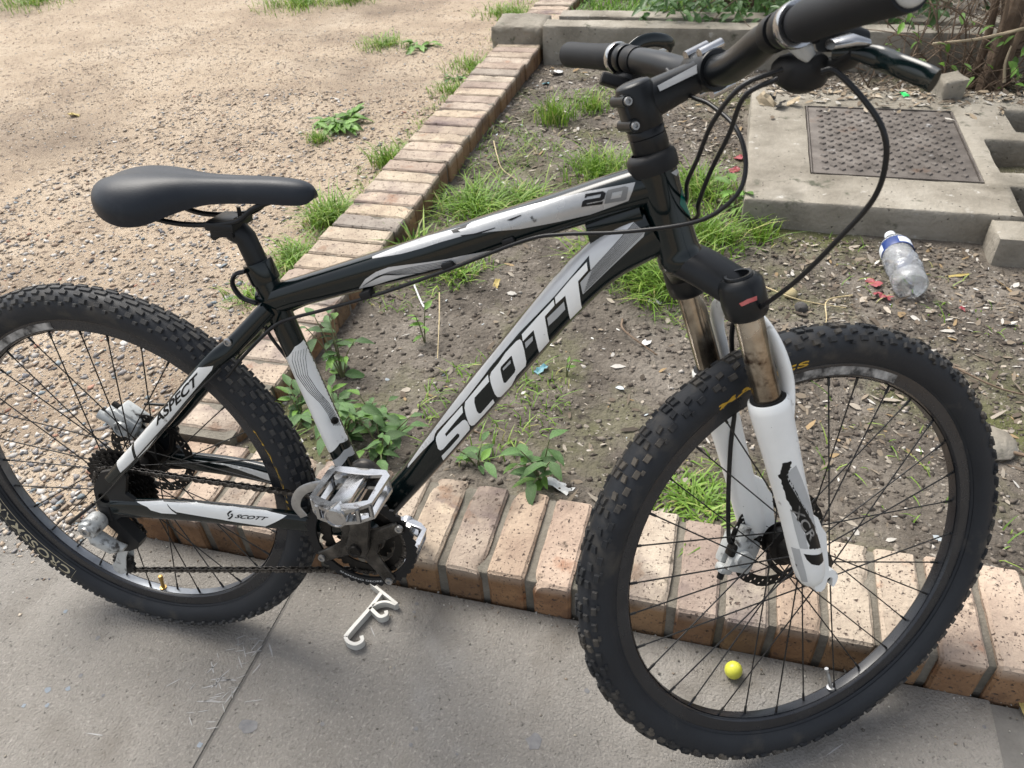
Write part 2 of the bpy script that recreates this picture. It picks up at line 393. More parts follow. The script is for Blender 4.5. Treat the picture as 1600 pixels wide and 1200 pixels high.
class MB:
    def __init__(s):
        s.v, s.f = [], []
    def add(s, V, F):
        o = len(s.v)
        s.v += [tuple(x) for x in V]
        s.f += [tuple(i + o for i in q) for q in F]
        return s
    def box(s, c, size, R=None, bevel=0.0, seg=2):
        bm = bmesh.new()
        bmesh.ops.create_cube(bm, size=1)
        bmesh.ops.scale(bm, vec=Vector(size), verts=bm.verts)
        if bevel:
            bmesh.ops.bevel(bm, geom=bm.edges[:], offset=bevel, segments=seg, affect='EDGES', profile=0.5)
        return s.take(bm, c, R)
    def take(s, bm, c=(0, 0, 0), R=None):
        bm.verts.ensure_lookup_table()
        c = Vector(c)
        V = [(R @ v.co if R else v.co) + c for v in bm.verts]
        F = [[v.index for v in f.verts] for f in bm.faces]
        bm.free()
        return s.add(V, F)
    def rings(s, rings, caps=True, closed=False):
        n = len(rings[0])
        V = [p for r in rings for p in r]
        F = []
        m_ = len(rings)
        for i in range(m_ if closed else m_ - 1):
            j = (i + 1) % m_
            for k_ in range(n):
                q = (k_ + 1) % n
                F.append((i * n + k_, i * n + q, j * n + q, j * n + k_))
        if caps and not closed:
            F.append(tuple(range(n))[::-1])
            F.append(tuple((m_ - 1) * n + k_ for k_ in range(n)))
        return s.add(V, F)
    def tube(s, pts, r, n=12, caps=True, closed=False, flat=1.0, hint=(0, 0, 1)):
        P = [Vector(p) for p in pts]
        R = r if isinstance(r, (list, tuple)) else [r] * len(P)
        rings = []
        U = None
        for i, p in enumerate(P):
            if closed:
                d = P[(i + 1) % len(P)] - P[i - 1]
            else:
                d = P[min(i + 1, len(P) - 1)] - P[max(i - 1, 0)]
            d.normalize()
            if U is None:
                U = frame_from(d, hint)[0]
            U = (U - d * U.dot(d)).normalized()
            W = d.cross(U)
            rings.append([p + (U * math.cos(2 * PI * k_ / n) + W * (flat * math.sin(2 * PI * k_ / n))) * R[i] for k_ in range(n)])
        return s.rings(rings, caps, closed)
    def loft(s, secs, n=32, caps=True):
        """secs: (centre, U, V, a, b, exponent)"""
        rings = []
        for c, U, V, a, b_, e in secs:
            c, U, V = Vector(c), Vector(U).normalized(), Vector(V).normalized()
            rg = []
            for k_ in range(n):
                t = 2 * PI * k_ / n
                ct, st = math.cos(t), math.sin(t)
                rg.append(c + U * (a * math.copysign(abs(ct) ** (2 / e), ct)) + V * (b_ * math.copysign(abs(st) ** (2 / e), st)))
            rings.append(rg)
        return s.rings(rings, caps)
    def lathe(s, prof, c=(0, 0, 0), axis=(0, 1, 0), n=32, closed=False, caps=False):
        """prof = [(radius, along axis)]"""
        U, V, D = frame_from(axis, (0, 0, 1) if abs(Vector(axis).normalized().z) < 0.9 else (1, 0, 0))
        c = Vector(c)
        rings = [[c + D * y + (U * math.cos(2 * PI * k_ / n) + V * math.sin(2 * PI * k_ / n)) * r for r, y in prof] for k_ in range(n)]
        m_ = len(prof)
        V_ = [p for r in rings for p in r]
        F = []
        for k_ in range(n):
            q = (k_ + 1) % n
            for i in range(m_ if closed else m_ - 1):
                j = (i + 1) % m_
                F.append((k_ * m_ + i, k_ * m_ + j, q * m_ + j, q * m_ + i))
        if caps:
            F.append(tuple(k_ * m_ for k_ in range(n))[::-1])
            F.append(tuple(k_ * m_ + m_ - 1 for k_ in range(n)))
        return s.add(V_, F)
    def prism(s, outer, holes, T, thick, bev=0.0):
        """flat plate: polygon (2-D lists) with holes, mapped by T(x, y, h) and thickened from h=-thick/2 to thick/2"""
        loops = [outer] + list(holes)
        tri = tessellate_polygon([[Vector((x, y, 0)) for x, y in lp] for lp in loops])
        flat = [p for lp in loops for p in lp]
        N = len(flat)
        V = [T(x, y, thick / 2) for x, y in flat] + [T(x, y, -thick / 2) for x, y in flat]
        F = [tuple(t) for t in tri] + [tuple(i + N for i in t)[::-1] for t in tri]
        o = 0
        for lp in loops:
            k_ = len(lp)
            for i in range(k_):
                j = (i + 1) % k_
                F.append((o + i, o + j, N + o + j, N + o + i))
            o += k_
        return s.add(V, F)
    def mesh(s, name, smooth=35, fix=True):
        me = bpy.data.meshes.new(name)
        me.from_pydata(s.v, [], s.f)
        if fix:
            bm = bmesh.new()
            bm.from_mesh(me)
            bmesh.ops.recalc_face_normals(bm, faces=bm.faces)
            bm.to_mesh(me)
            bm.free()
        if smooth:
            me.shade_smooth()
            if smooth < 180:
                me.set_sharp_from_angle(angle=math.radians(smooth))
        return me
    def build(s, name, m, parent=None, mtx=None, smooth=35, fix=True, **kw):
        return put(name, s.mesh(name, smooth, fix), m, parent, mtx, **kw)

def np_mesh(name, V, F, col=None, smooth=False):
    """fast mesh from numpy arrays: V (n,3), F (m,k) same-size polygons; col (n,3) point colours"""
    me = bpy.data.meshes.new(name)
    m_, k_ = F.shape
    me.vertices.add(len(V))
    me.vertices.foreach_set('co', np.ascontiguousarray(V, np.float32).ravel())
    me.loops.add(m_ * k_)
    me.loops.foreach_set('vertex_index', np.ascontiguousarray(F, np.int32).ravel())
    me.polygons.add(m_)
    me.polygons.foreach_set('loop_start', np.arange(0, m_ * k_, k_, dtype=np.int32))
    me.polygons.foreach_set('loop_total', np.full(m_, k_, np.int32))
    me.update(calc_edges=True)
    if col is not None:
        a = me.attributes.new('col', 'FLOAT_COLOR', 'POINT')
        c4 = np.ones((len(V), 4), np.float32)
        c4[:, :3] = col
        a.data.foreach_set('color', c4.ravel())
    me.validate()
    if smooth:
        me.shade_smooth()
    return me

def vnoise(x, y, s, seed=0.0):
    return mnoise.noise(Vector((x * s + seed * 7.31, y * s - seed * 3.17, seed)))
# ================================================================== SETTING (x along the front kerb, y away from the pavement)
KH = 0.085
def kerb_in(y):                       # inner edge of the long kerb
    return -0.533 - 0.0115 * (2.997 - y)

def grid_sheet(name, xs, ys, hf, m, keep=None, **kw):
    X, Y = np.meshgrid(xs, ys)
    Z = np.array([[hf(float(x), float(y)) for x in xs] for y in ys])
    V = np.stack([X.ravel(), Y.ravel(), Z.ravel()], 1)
    nx, ny = len(xs), len(ys)
    i, j = np.meshgrid(np.arange(nx - 1), np.arange(ny - 1))
    a = (j * nx + i).ravel()
    F = np.stack([a, a + 1, a + nx + 1, a + nx], 1)
    me = np_mesh(name, V, F, smooth=True)
    return put(name, me, m, **kw)

def gravel_z(x, y):
    return -0.004 + 0.010 * vnoise(x, y, 1.1, 1) + 0.005 * vnoise(x, y, 5, 2) + 0.003 * vnoise(x, y, 17, 3)

def soil_z(x, y):
    return (0.010 + 0.055 * math.exp(-max(0, y - 0.2) / 0.22) + 0.014 * vnoise(x, y, 1.7, 4)
            + 0.009 * vnoise(x, y, 5.5, 5) + 0.005 * vnoise(x, y, 16, 6))

def spaced(a, b, near, d0, g):
    """coordinates from a to b, step d0 around `near`, growing with distance by factor g"""
    out = [a]
    while out[-1] < b:
        out.append(min(b, out[-1] + d0 + g * abs(out[-1] - near)))
    return np.array(out)

grid_sheet('gravel_yard', spaced(-14, -0.70, -1.0, 0.022, 0.03), spaced(-0.02, 16, 0.6, 0.022, 0.025), gravel_z, MT['gravel_ground'], kind='structure')
grid_sheet('soil', spaced(-0.62, 12, 0.4, 0.016, 0.02), spaced(0.19, 16, 0.9, 0.016, 0.02), soil_z, MT['soil'], kind='structure')
b_ = MB()
b_.add([(-60, -60, -0.12), (60, -60, -0.12), (60, 60, -0.12), (-60, 60, -0.12)], [(0, 1, 2, 3)])
b_.build('ground', MT['gravel_ground'], smooth=0, kind='structure')

# pavement: three cast slabs with a joint between, each its own piece
pav = MB()
pav.box((0.2, -1.62, -0.0525), (5.6, 3.22, 0.10))
pav = pav.build('pavement', MT['joint_fill'], smooth=0, kind='structure')
for x0, x1 in ((-2.5, -0.2888), (-0.2852, 0.936), (0.979, 2.9)):
    b = MB()
    bm = bmesh.new()
    bmesh.ops.create_cube(bm, size=1)
    bmesh.ops.scale(bm, vec=(x1 - x0, 3.19, 0.04), verts=bm.verts)
    bmesh.ops.bevel(bm, geom=bm.edges[:], offset=0.0022, segments=2, affect='EDGES')
    b.take(bm, ((x0 + x1) / 2, -1.599, -0.020))
    b.build('slab', MT['pavement'], pav)
b = MB()
b.box((0.9575, -1.6, -0.022), (0.036, 3.18, 0.036))
b.build('joint_strip', MT['mortar'], pav, smooth=0)

# ---- brick kerbs
def brick_mesh(name, L, Wd, H, seed):
    """L along the joint direction (y), Wd along the row (x), H high; origin at the middle of the top"""
    r = random.Random(seed)
    bm = bmesh.new()
    nx, ny, nz = 5, 12, 4
    def lin(n, d):
        t = [i / n for i in range(n + 1)]
        e = 0.0045 / d
        t = sorted(set([0, e, 1 - e, 1] + [x for x in t[1:-1]]))
        return [(x - .5) * d for x in t]
    xs, ys, zs = lin(4, Wd), lin(13, L), lin(4, H)
    V, F, idx = [], [], {}
    def vid(i, j, k):
        if (i, j, k) not in idx:
            idx[(i, j, k)] = len(V)
            V.append([xs[i], ys[j], zs[k]])
        return idx[(i, j, k)]
    I, J, K = len(xs) - 1, len(ys) - 1, len(zs) - 1
    for i in range(I):
        for j in range(J):
            F.append((vid(i, j, K), vid(i + 1, j, K), vid(i + 1, j + 1, K), vid(i, j + 1, K)))
    for j in range(J):
        for k in range(K):
            F.append((vid(0, j, k), vid(0, j, k + 1), vid(0, j + 1, k + 1), vid(0, j + 1, k)))
            F.append((vid(I, j, k), vid(I, j + 1, k), vid(I, j + 1, k + 1), vid(I, j, k + 1)))
    for i in range(I):
        for k in range(K):
            F.append((vid(i, 0, k), vid(i + 1, 0, k), vid(i + 1, 0, k + 1), vid(i, 0, k + 1)))
            F.append((vid(i, J, k), vid(i, J, k + 1), vid(i + 1, J, k + 1), vid(i + 1, J, k)))
    side = []
    chips = [(r.choice((-1, 1)) * Wd / 2, r.choice((-1, 1, -1, 1, 0)) * L / 2 + r.uniform(-.25, .25) * L * .5, r.uniform(.010, .026)) for _ in range(r.randint(2, 4))]
    for p in V:
        ox, oy, oz = p
        ex = abs(ox) > Wd / 2 - 1e-5
        ey = abs(oy) > L / 2 - 1e-5
        ez = oz > H / 2 - 1e-5
        n_e = ex + ey + ez
        if n_e >= 2:
            q = 0.0026 if n_e == 2 else 0.0042
            if ex: p[0] -= math.copysign(q, ox)
            if ey: p[1] -= math.copysign(q, oy)
            if ez: p[2] -= q
        d = vnoise(ox * 1.0 + seed, oy, 40, oz * 30)
        p[0] += 0.0016 * d
        p[1] += 0.0016 * vnoise(oy + seed, oz, 40, 2.2)
        p[2] += (0.0016 * vnoise(ox + seed, oy, 45, 9.1) + 0.0012 * vnoise(ox, oy + seed, 110, 4.1)) if ez else 0
        for cx, cy, cr in chips:
            dd = math.dist((p[0], p[1], p[2]), (cx, cy, H / 2))
            if dd < cr:
                s = (1 - dd / cr) * cr * 0.55
                p[2] -= s * 0.8
                p[0] -= math.copysign(s * 0.45, cx)
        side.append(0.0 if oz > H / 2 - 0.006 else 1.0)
        p[2] -= H / 2
    me = bpy.data.meshes.new(name)
    me.from_pydata(V, [], F)
    at = me.attributes.new('side', 'FLOAT', 'POINT')
    at.data.foreach_set('value', side)
    me.shade_smooth()
    me.set_sharp_from_angle(angle=math.radians(38))
    me.materials.append(MT['brick'])
    return me

WF, WL, PF, PL = 0.210, 0.221, 0.0835, 0.0860
front_bricks = [brick_mesh('front_brick', WF, 0.0690, 0.115, s) for s in range(10)]
long_bricks = [brick_mesh('long_brick', WL, 0.0775, 0.115, s + 20) for s in range(10)]
front_kerb = empty('brick_kerb', (0.7, 0.1, 0), 'low kerb of speckled buff bricks on edge along the grey pavement, behind both wheels', 'kerb', 'brick kerbs round the bed')
long_kerb = empty('brick_kerb', (-0.65, 2.5, 0), 'long low kerb of buff bricks running away between the gravel yard and the bed', 'kerb', 'brick kerbs round the bed')
def child_at(name, me, m, par, loc, rot=(0, 0, 0)):
    o = put(name, me, m, par)
    o.location = Vector(loc) - par.location
    o.rotation_euler = rot
    return o
i = 0
for k in range(-9, 27):
    child_at('brick', front_bricks[(i * 7 + i // 4) % 10], None, front_kerb,
             ((k + .5) * PF + rng.uniform(-.002, .002), WF / 2 + rng.uniform(-.004, .004), KH + rng.uniform(-.004, .003)),
             (rng.uniform(-.012, .012), rng.uniform(-.012, .012), rng.uniform(-.014, .014) + (PI if rng.random() < .5 else 0)))
    i += 1
for k in range(-26, 32):
    y = 2.997 - (k + .5) * PL
    x = kerb_in(y) - WL / 2
    child_at('brick', long_bricks[(i * 7 + i // 4) % 10], None, long_kerb,
             (x + rng.uniform(-.004, .004), y + rng.uniform(-.001, .001), KH + rng.uniform(-.003, .003)),
             (rng.uniform(-.01, .01), rng.uniform(-.01, .01), PI / 2 - 0.0115 + rng.uniform(-.01, .01) + (PI if rng.random() < .5 else 0)))
    i += 1
def mortar_bed(name, par, pts_fn, n, m_, top, half):
    pass
b = MB()
b.box((0.725, 0.1055, 0.0155), (2.98, 0.198, 0.119), bevel=0.004)
o = b.build('mortar', MT['mortar'], front_kerb)
o.location = -front_kerb.location
b = MB()
rings = []
for y in np.linspace(0.225, 5.2, 60):
    xi = kerb_in(float(y))
    rings.append([(xi - 0.008, y, -0.04), (xi - 0.007, y, KH - 0.0075), (xi - WL + 0.007, y, KH - 0.0075), (xi - WL + 0.008, y, -0.04)])
b.rings([[Vector(p) for p in r] for r in rings])
o = b.build('mortar', MT['mortar'], long_kerb)
o.location = -long_kerb.location

# ---- rough concrete blocks: displaced boxes
def rough_box(name, lo, hi, step, amp, m, round_=0.012, holes=(), seed=0, parent=None, **kw):
    """box from lo to hi as a displaced grid, x-y cells inside `holes` (x0,x1,y0,y1) left open all the way down"""
    def cuts(a, b_, extra):
        t = list(np.linspace(a, b_, max(2, int((b_ - a) / step) + 1))) + [a + round_, b_ - round_] + [e for e in extra if a < e < b_]
        t = sorted(t)
        o_ = [t[0]]
        for x in t[1:]:
            if x - o_[-1] > step * 0.22 or x in extra or x == t[-1]:
                o_.append(x)
        return o_
    xs = cuts(lo[0], hi[0], [h[0] for h in holes] + [h[1] for h in holes])
    ys = cuts(lo[1], hi[1], [h[2] for h in holes] + [h[3] for h in holes])
    zs = cuts(lo[2], hi[2], [])
    I, J, K = len(xs) - 1, len(ys) - 1, len(zs) - 1
    full = np.ones((I, J), bool)
    for i_ in range(I):
        for j_ in range(J):
            cx, cy = (xs[i_] + xs[i_ + 1]) / 2, (ys[j_] + ys[j_ + 1]) / 2
            for h in holes:
                if h[0] < cx < h[1] and h[2] < cy < h[3]:
                    full[i_, j_] = False
    bm = bmesh.new()
    vd = {}
    def v(i_, j_, k_):
        if (i_, j_, k_) not in vd:
            vd[(i_, j_, k_)] = bm.verts.new((xs[i_], ys[j_], zs[k_]))
        return vd[(i_, j_, k_)]
    def at(i_, j_):
        return 0 <= i_ < I and 0 <= j_ < J and full[i_, j_]
    for i_ in range(I):
        for j_ in range(J):
            if not full[i_, j_]:
                continue
            bm.faces.new((v(i_, j_, K), v(i_ + 1, j_, K), v(i_ + 1, j_ + 1, K), v(i_, j_ + 1, K)))
            for k_ in range(K):
                if not at(i_ - 1, j_): bm.faces.new((v(i_, j_, k_), v(i_, j_, k_ + 1), v(i_, j_ + 1, k_ + 1), v(i_, j_ + 1, k_)))
                if not at(i_ + 1, j_): bm.faces.new((v(i_ + 1, j_, k_), v(i_ + 1, j_ + 1, k_), v(i_ + 1, j_ + 1, k_ + 1), v(i_ + 1, j_, k_ + 1)))
                if not at(i_, j_ - 1): bm.faces.new((v(i_, j_, k_), v(i_ + 1, j_, k_), v(i_ + 1, j_, k_ + 1), v(i_, j_, k_ + 1)))
                if not at(i_, j_ + 1): bm.faces.new((v(i_, j_ + 1, k_), v(i_, j_ + 1, k_ + 1), v(i_ + 1, j_ + 1, k_ + 1), v(i_ + 1, j_ + 1, k_)))
    bm.normal_update()
    off = {}
    for vv in bm.verts:
        p = vv.co
        nn = Vector((0, 0, 0))
        for f in vv.link_faces:
            nn += f.normal
        corner = nn.length < len(vv.link_faces) * 0.93
        d = amp * (vnoise(p.x + p.z * 3.1, p.y - p.z * 2.3, 6, seed + 1) + 0.6 * vnoise(p.x + p.z * 2, p.y + p.z, 19, seed + 2) + .35 * vnoise(p.x - p.z, p.y + p.z * 2, 50, seed + 5))
        if corner:
            d -= round_ * 0.30 + amp * 0.5 * abs(vnoise(p.x + p.z, p.y, 9, seed + 3))
        off[vv] = nn.normalized() * d
    for vv, d in off.items():
        vv.co += d
    me = bpy.data.meshes.new(name)
    bm.to_mesh(me)
    bm.free()
    me.shade_smooth()
    me.set_sharp_from_angle(angle=math.radians(50))
    return put(name, me, m, parent, **kw)

rough_box('concrete_wall', (-0.515, 3.09, -0.05), (2.7, 3.21, 0.182), 0.028, 0.0035, MT['concrete'], seed=1,
          label='nearer of the two low concrete kerb walls, in front of the leaf filled gap behind the handlebar', cat='wall', group='low concrete walls at the end of the bed')
rough_box('concrete_wall', (-0.49, 3.36, -0.05), (2.7, 3.48, 0.158), 0.028, 0.0035, MT['concrete'], seed=2,
          label='farther of the two low concrete kerb walls, with green leaves hanging over it', cat='wall', group='low concrete walls at the end of the bed')
# lump of poured concrete over the long kerb
o = rough_box('concrete_lump', (-0.79, 3.13, 0.055), (-0.522, 3.37, 0.165), 0.022, 0.011, MT['concrete'], 0.03, seed=6,
              label='rough grey lump of poured concrete lying across the brick kerb', cat='concrete lump')
rough_box('concrete_slab', (0.49, 1.53, -0.03), (2.15, 2.57, 0.104), 0.026, 0.003, MT['concrete'], 0.012,
          holes=((1.275, 1.46, 1.845, 2.11), (1.28, 1.50, 1.535, 1.735), (1.39, 1.62, 2.195, 2.40), (0.694, 1.211, 1.752, 2.372)), seed=3,
          label='raised weathered concrete slab holding the rusty inspection cover', cat='slab')
rough_box('concrete_step', (1.19, 1.405, -0.03), (2.15, 1.528, 0.095), 0.026, 0.003, MT['concrete'], 0.012, seed=4,
          label='rough concrete step block butting against the right front of the slab', cat='step')
b = MB()
b.box((1.5, 2.0, -0.02), (0.9, 1.1, 0.03))
b.build('drain_floor', MT['joint_fill'], smooth=0, kind='structure')

# cast inspection cover with raised checker studs
cover = MB().box((0.9525, 2.062, 0.088), (0.499, 0.602, 0.024), bevel=0.003)
cover = cover.build('inspection_cover', MT['iron'], label='rusty brown cast iron inspection cover with raised checker studs set in the slab', cat='manhole cover')
b = MB()
st = 0.0365
for i in range(-9, 10):
    for j in range(-11, 12):
        if (i + j) % 2:
            continue
        x, y = 0.9525 + i * st * .72, 2.062 + j * st * .72
        if abs(x - 0.9525) > 0.232 or abs(y - 2.062) > 0.283:
            continue
        s0, s1, h = 0.0128, 0.0095, 0.0055
        V = [(x + s * sx, y + s * sy, 0.0998 + z) for s, z in ((s0, 0), (s1, h)) for sx, sy in ((1, 0), (0, 1), (-1, 0), (0, -1))]
        b.add(V, [(4, 5, 6, 7)] + [(k, (k + 1) % 4, 4 + (k + 1) % 4, 4 + k) for k in range(4)])
b.build('raised_studs', MT['iron'], cover, smooth=0, kind='stuff')
b = MB()
for x0, x1, y0, y1 in ((0.6955, 0.7000, 1.756, 2.368), (1.2050, 1.2095, 1.756, 2.368), (0.7003, 1.2047, 1.756, 1.7592), (0.7003, 1.2047, 2.3648, 2.368)):
    b.box(((x0 + x1) / 2, (y0 + y1) / 2, 0.09), (x1 - x0, y1 - y0, 0.028))
b.build('cover_rim', MT['iron'], cover, smooth=0)

# ---- loose stones, crumbs, litter
def scatter_stones(name, P, S, C, m, flat=0.6, **kw):
    n = len(P)
    base = np.array([(1, 0, 0), (0, 1, 0), (-1, 0, 0), (0, -1, 0), (0, 0, 1), (0, 0, -1)], float)
    base = np.concatenate([base, np.array([(.62, .62, .5), (-.62, .6, .5)])])[:6]
    V = np.repeat(base[None], n, 0) * (1 + nr.uniform(-.45, .35, (n, 6, 1)))
    V += nr.uniform(-.22, .22, (n, 6, 3))
    V[:, :, 2] *= flat
    V[:, :, 0] *= nr.uniform(.7, 1.5, (n, 1))
    th = nr.uniform(0, 2 * PI, n)
    c, s = np.cos(th)[:, None], np.sin(th)[:, None]
    x, y = V[:, :, 0].copy(), V[:, :, 1].copy()
    V[:, :, 0], V[:, :, 1] = c * x - s * y, s * x + c * y
    ti = nr.uniform(-.5, .5, n)[:, None]
    V[:, :, 2] += ti * V[:, :, 0]
    V = V * S[:, None, None] + P[:, None, :]
    f = np.array([(0, 1, 4), (1, 2, 4), (2, 3, 4), (3, 0, 4), (1, 0, 5), (2, 1, 5), (3, 2, 5), (0, 3, 5)])
    F = (np.arange(n)[:, None, None] * 6 + f[None]).reshape(-1, 3)
    return put(name, np_mesh(name, V.reshape(-1, 3), F, np.repeat(C, 6, 0)), m, kind='stuff', **kw)

def palette(n, cols, jit=0.18, weights=None):
    cols = np.array(cols)
    k = nr.choice(len(cols), n, p=weights)
    return np.clip(cols[k] * nr.uniform(1 - jit, 1 + jit, (n, 1)), 0, 0.85)

GR = [(0.33, 0.262, 0.195), (0.43, 0.36, 0.285), (0.25, 0.235, 0.225), (0.13, 0.13, 0.138), (0.50, 0.475, 0.44), (0.25, 0.18, 0.13), (0.34, 0.185, 0.13), (0.22, 0.255, 0.27)]
def gravel_pts(n, xlo, xhi, ylo, yhi, smin, smax, bias=1.0):
    x = nr.uniform(xlo, xhi, n)
    y = ylo + (yhi - ylo) * nr.uniform(0, 1, n) ** bias
    k = x < np.array([kerb_in(float(q)) - WL + 0.01 for q in y])
    x, y = x[k], y[k]
    s = smin * (smax / smin) ** (nr.uniform(0, 1, len(x)) ** 2.2)
    z = np.array([gravel_z(a, c) if c > -0.02 else 0.0 for a, c in zip(x.tolist(), y.tolist())]) + s * 0.18
    return np.stack([x, y, z], 1), s
sets = [gravel_pts(25000, -2.2, -0.73, -0.02, 2.6, 0.0018, 0.0125, 2.0), gravel_pts(30000, -3.2, -0.73, 0.3, 3.6, 0.0015, 0.0062), gravel_pts(24000, -5.0, -0.73, 1.8, 7.5, 0.0018, 0.0072, 1.3),
        gravel_pts(900, -1.5, -0.70, -0.11, 0.0, 0.0025, 0.009, 0.5), gravel_pts(260, -1.4, -0.62, -0.26, 0.0, 0.002, 0.005, 0.5)]
P = np.concatenate([a for a, _ in sets])
S = np.concatenate([a for _, a in sets])
near = P[:, 1] < nr.uniform(0.2, 2.0, len(P))
C = palette(len(P), GR, 0.2, [.36, .24, .09, .035, .13, .10, .015, .03])
C2 = palette(len(P), GR, 0.2, [.20, .20, .17, .08, .23, .05, .02, .05])
C[near] = C2[near]
scatter_stones('gravel', P, S, C, MT['stone_bits'], 0.42)

def in_slab(x, y):
    return (x > 0.47 and 1.5 < y < 2.6) or (x > 1.17 and 1.38 < y < 2.6)
def bed_pts(n, smin, smax, dens):
    x = nr.uniform(-0.56, 2.6, n * 4)
    y = nr.uniform(0.21, 3.09, n * 4)
    d = np.array([0 if in_slab(a, c) or a < kerb_in(c) + .005 else dens(a, c) for a, c in zip(x.tolist(), y.tolist())])
    k = np.where(nr.uniform(0, 1, len(x)) < d)[0][:n]
    x, y = x[k], y[k]
    s = smin * (smax / smin) ** (nr.uniform(0, 1, len(x)) ** 2.4)
    z = np.array([soil_z(a, c) for a, c in zip(x.tolist(), y.tolist())])
    return np.stack([x, y, z], 1), s
P, S = bed_pts(42000, 0.0015, 0.0095, lambda x, y: 0.45 + 0.5 * (x > .35))
P[:, 2] += S * .15
C = palette(len(P), [(0.125, 0.104, 0.083), (0.21, 0.18, 0.147), (0.065, 0.052, 0.041), (0.40, 0.37, 0.33), (0.17, 0.147, 0.122)], 0.28, [.32, .24, .26, .05, .13])
scatter_stones('soil_crumbs', P, S, C, MT['stone_bits'])

def scatter_chips(name, P, S, C, m, curl=0.5, long=1.6, **kw):
    """bent little leaf or bark flakes, six points each"""
    n = len(P)
    base = np.array([(-1, 0, 0), (-.35, .55, .25), (.45, .5, .22), (1, 0, .1), (.4, -.5, .2), (-.4, -.52, .22)], float)
    V = np.repeat(base[None], n, 0) * (1 + nr.uniform(-.3, .3, (n, 6, 3)))
    V[:, :, 0] *= nr.uniform(.8, long, (n, 1))
    V[:, :, 1] *= nr.uniform(.35, 1.1, (n, 1))
    V[:, :, 2] *= nr.uniform(-.6, 1.6, (n, 1)) * curl
    V[:, :, 2] += V[:, :, 0] * nr.uniform(-.4, .4, (n, 1)) + V[:, :, 1] * nr.uniform(-.4, .4, (n, 1))
    th = nr.uniform(0, 2 * PI, n)
    c, s = np.cos(th)[:, None], np.sin(th)[:, None]
    x, y = V[:, :, 0].copy(), V[:, :, 1].copy()
    V[:, :, 0], V[:, :, 1] = c * x - s * y, s * x + c * y
    V = V * S[:, None, None] + P[:, None, :]
    V[:, :, 2] += 0.25 * S[:, None]
    f = np.array([(0, 1, 5), (1, 2, 4), (1, 4, 5), (2, 3, 4)])
    F = (np.arange(n)[:, None, None] * 6 + f[None]).reshape(-1, 3)
    return put(name, np_mesh(name, V.reshape(-1, 3), F, np.repeat(C, 6, 0)), m, kind='stuff', **kw)

def lit_d(x, y):
    d = 0.10 + 0.9 * min(1, max(0, (y - 1.5) / 0.9)) * (0.45 + .55 * (x > .2))
    d += 0.5 * (x > .55) * (y > .5)
    return min(1, d * (0.55 + 0.6 * (vnoise(x, y, 2.6, 12) + .4)))
P, S = bed_pts(19000, 0.0028, 0.0165, lit_d)
C = palette(len(P), [(0.22, 0.178, 0.13), (0.36, 0.315, 0.255), (0.13, 0.10, 0.072), (0.50, 0.475, 0.43), (0.07, 0.055, 0.04), (0.30, 0.21, 0.11)], 0.25, [.27, .2, .24, .08, .17, .04])
scatter_chips('leaf_litter', P, S, C, MT['litter_bits'])
# litter beyond and between the walls, and on the slab's back edge
n = 5200
x = nr.uniform(-0.5, 3.4, n); y = np.concatenate([nr.uniform(3.22, 3.35, 1200), nr.uniform(3.50, 5.5, n - 1200)])
z = np.array([soil_z(a, c) for a, c in zip(x.tolist(), y.tolist())]) + np.where(y < 3.37, 0.05, 0.0)
x2 = nr.uniform(0.55, 2.1, 900); y2 = 2.57 - nr.exponential(0.07, 900); keep = y2 > 2.2
x2, y2 = x2[keep], y2[keep]
P = np.concatenate([np.stack([x, y, z], 1), np.stack([x2, y2, np.full(len(x2), 0.106)], 1)])
S = nr.uniform(.004, .018, len(P))
C = palette(len(P), [(0.28, 0.22, 0.15), (0.40, 0.34, 0.26), (0.17, 0.13, 0.09), (0.48, 0.45, 0.40), (0.11, 0.085, 0.06)], 0.2)
scatter_chips('fallen_leaves', P, S, C, MT['litter_bits'])
# flakes lying about in the gravel and pale specks in the bed
P, S = bed_pts(430, 0.003, 0.011, lambda x, y: 0.5)
scatter_chips('pale_flakes', P, S, palette(len(P), [(0.62, 0.61, 0.58), (0.55, 0.50, 0.44), (0.48, 0.53, 0.55)], .12), MT['litter_bits'], curl=.3)

# grit swept on to the pavement, thickest at the foot of the kerb
n = 2600
gx = nr.uniform(-1.3, 2.0, n)
gy = -np.concatenate([nr.exponential(.03, 1500), nr.uniform(0, .75, n - 1500)]) - .002
gs_ = .0006 + .0022 * nr.uniform(0, 1, n) ** 3
P = np.stack([gx, gy, gs_ * .3], 1)
scatter_stones('grit', P, gs_, palette(n, [(.30, .27, .22), (.12, .11, .095), (.42, .40, .36), (.22, .18, .14)], .25), MT['stone_bits'])

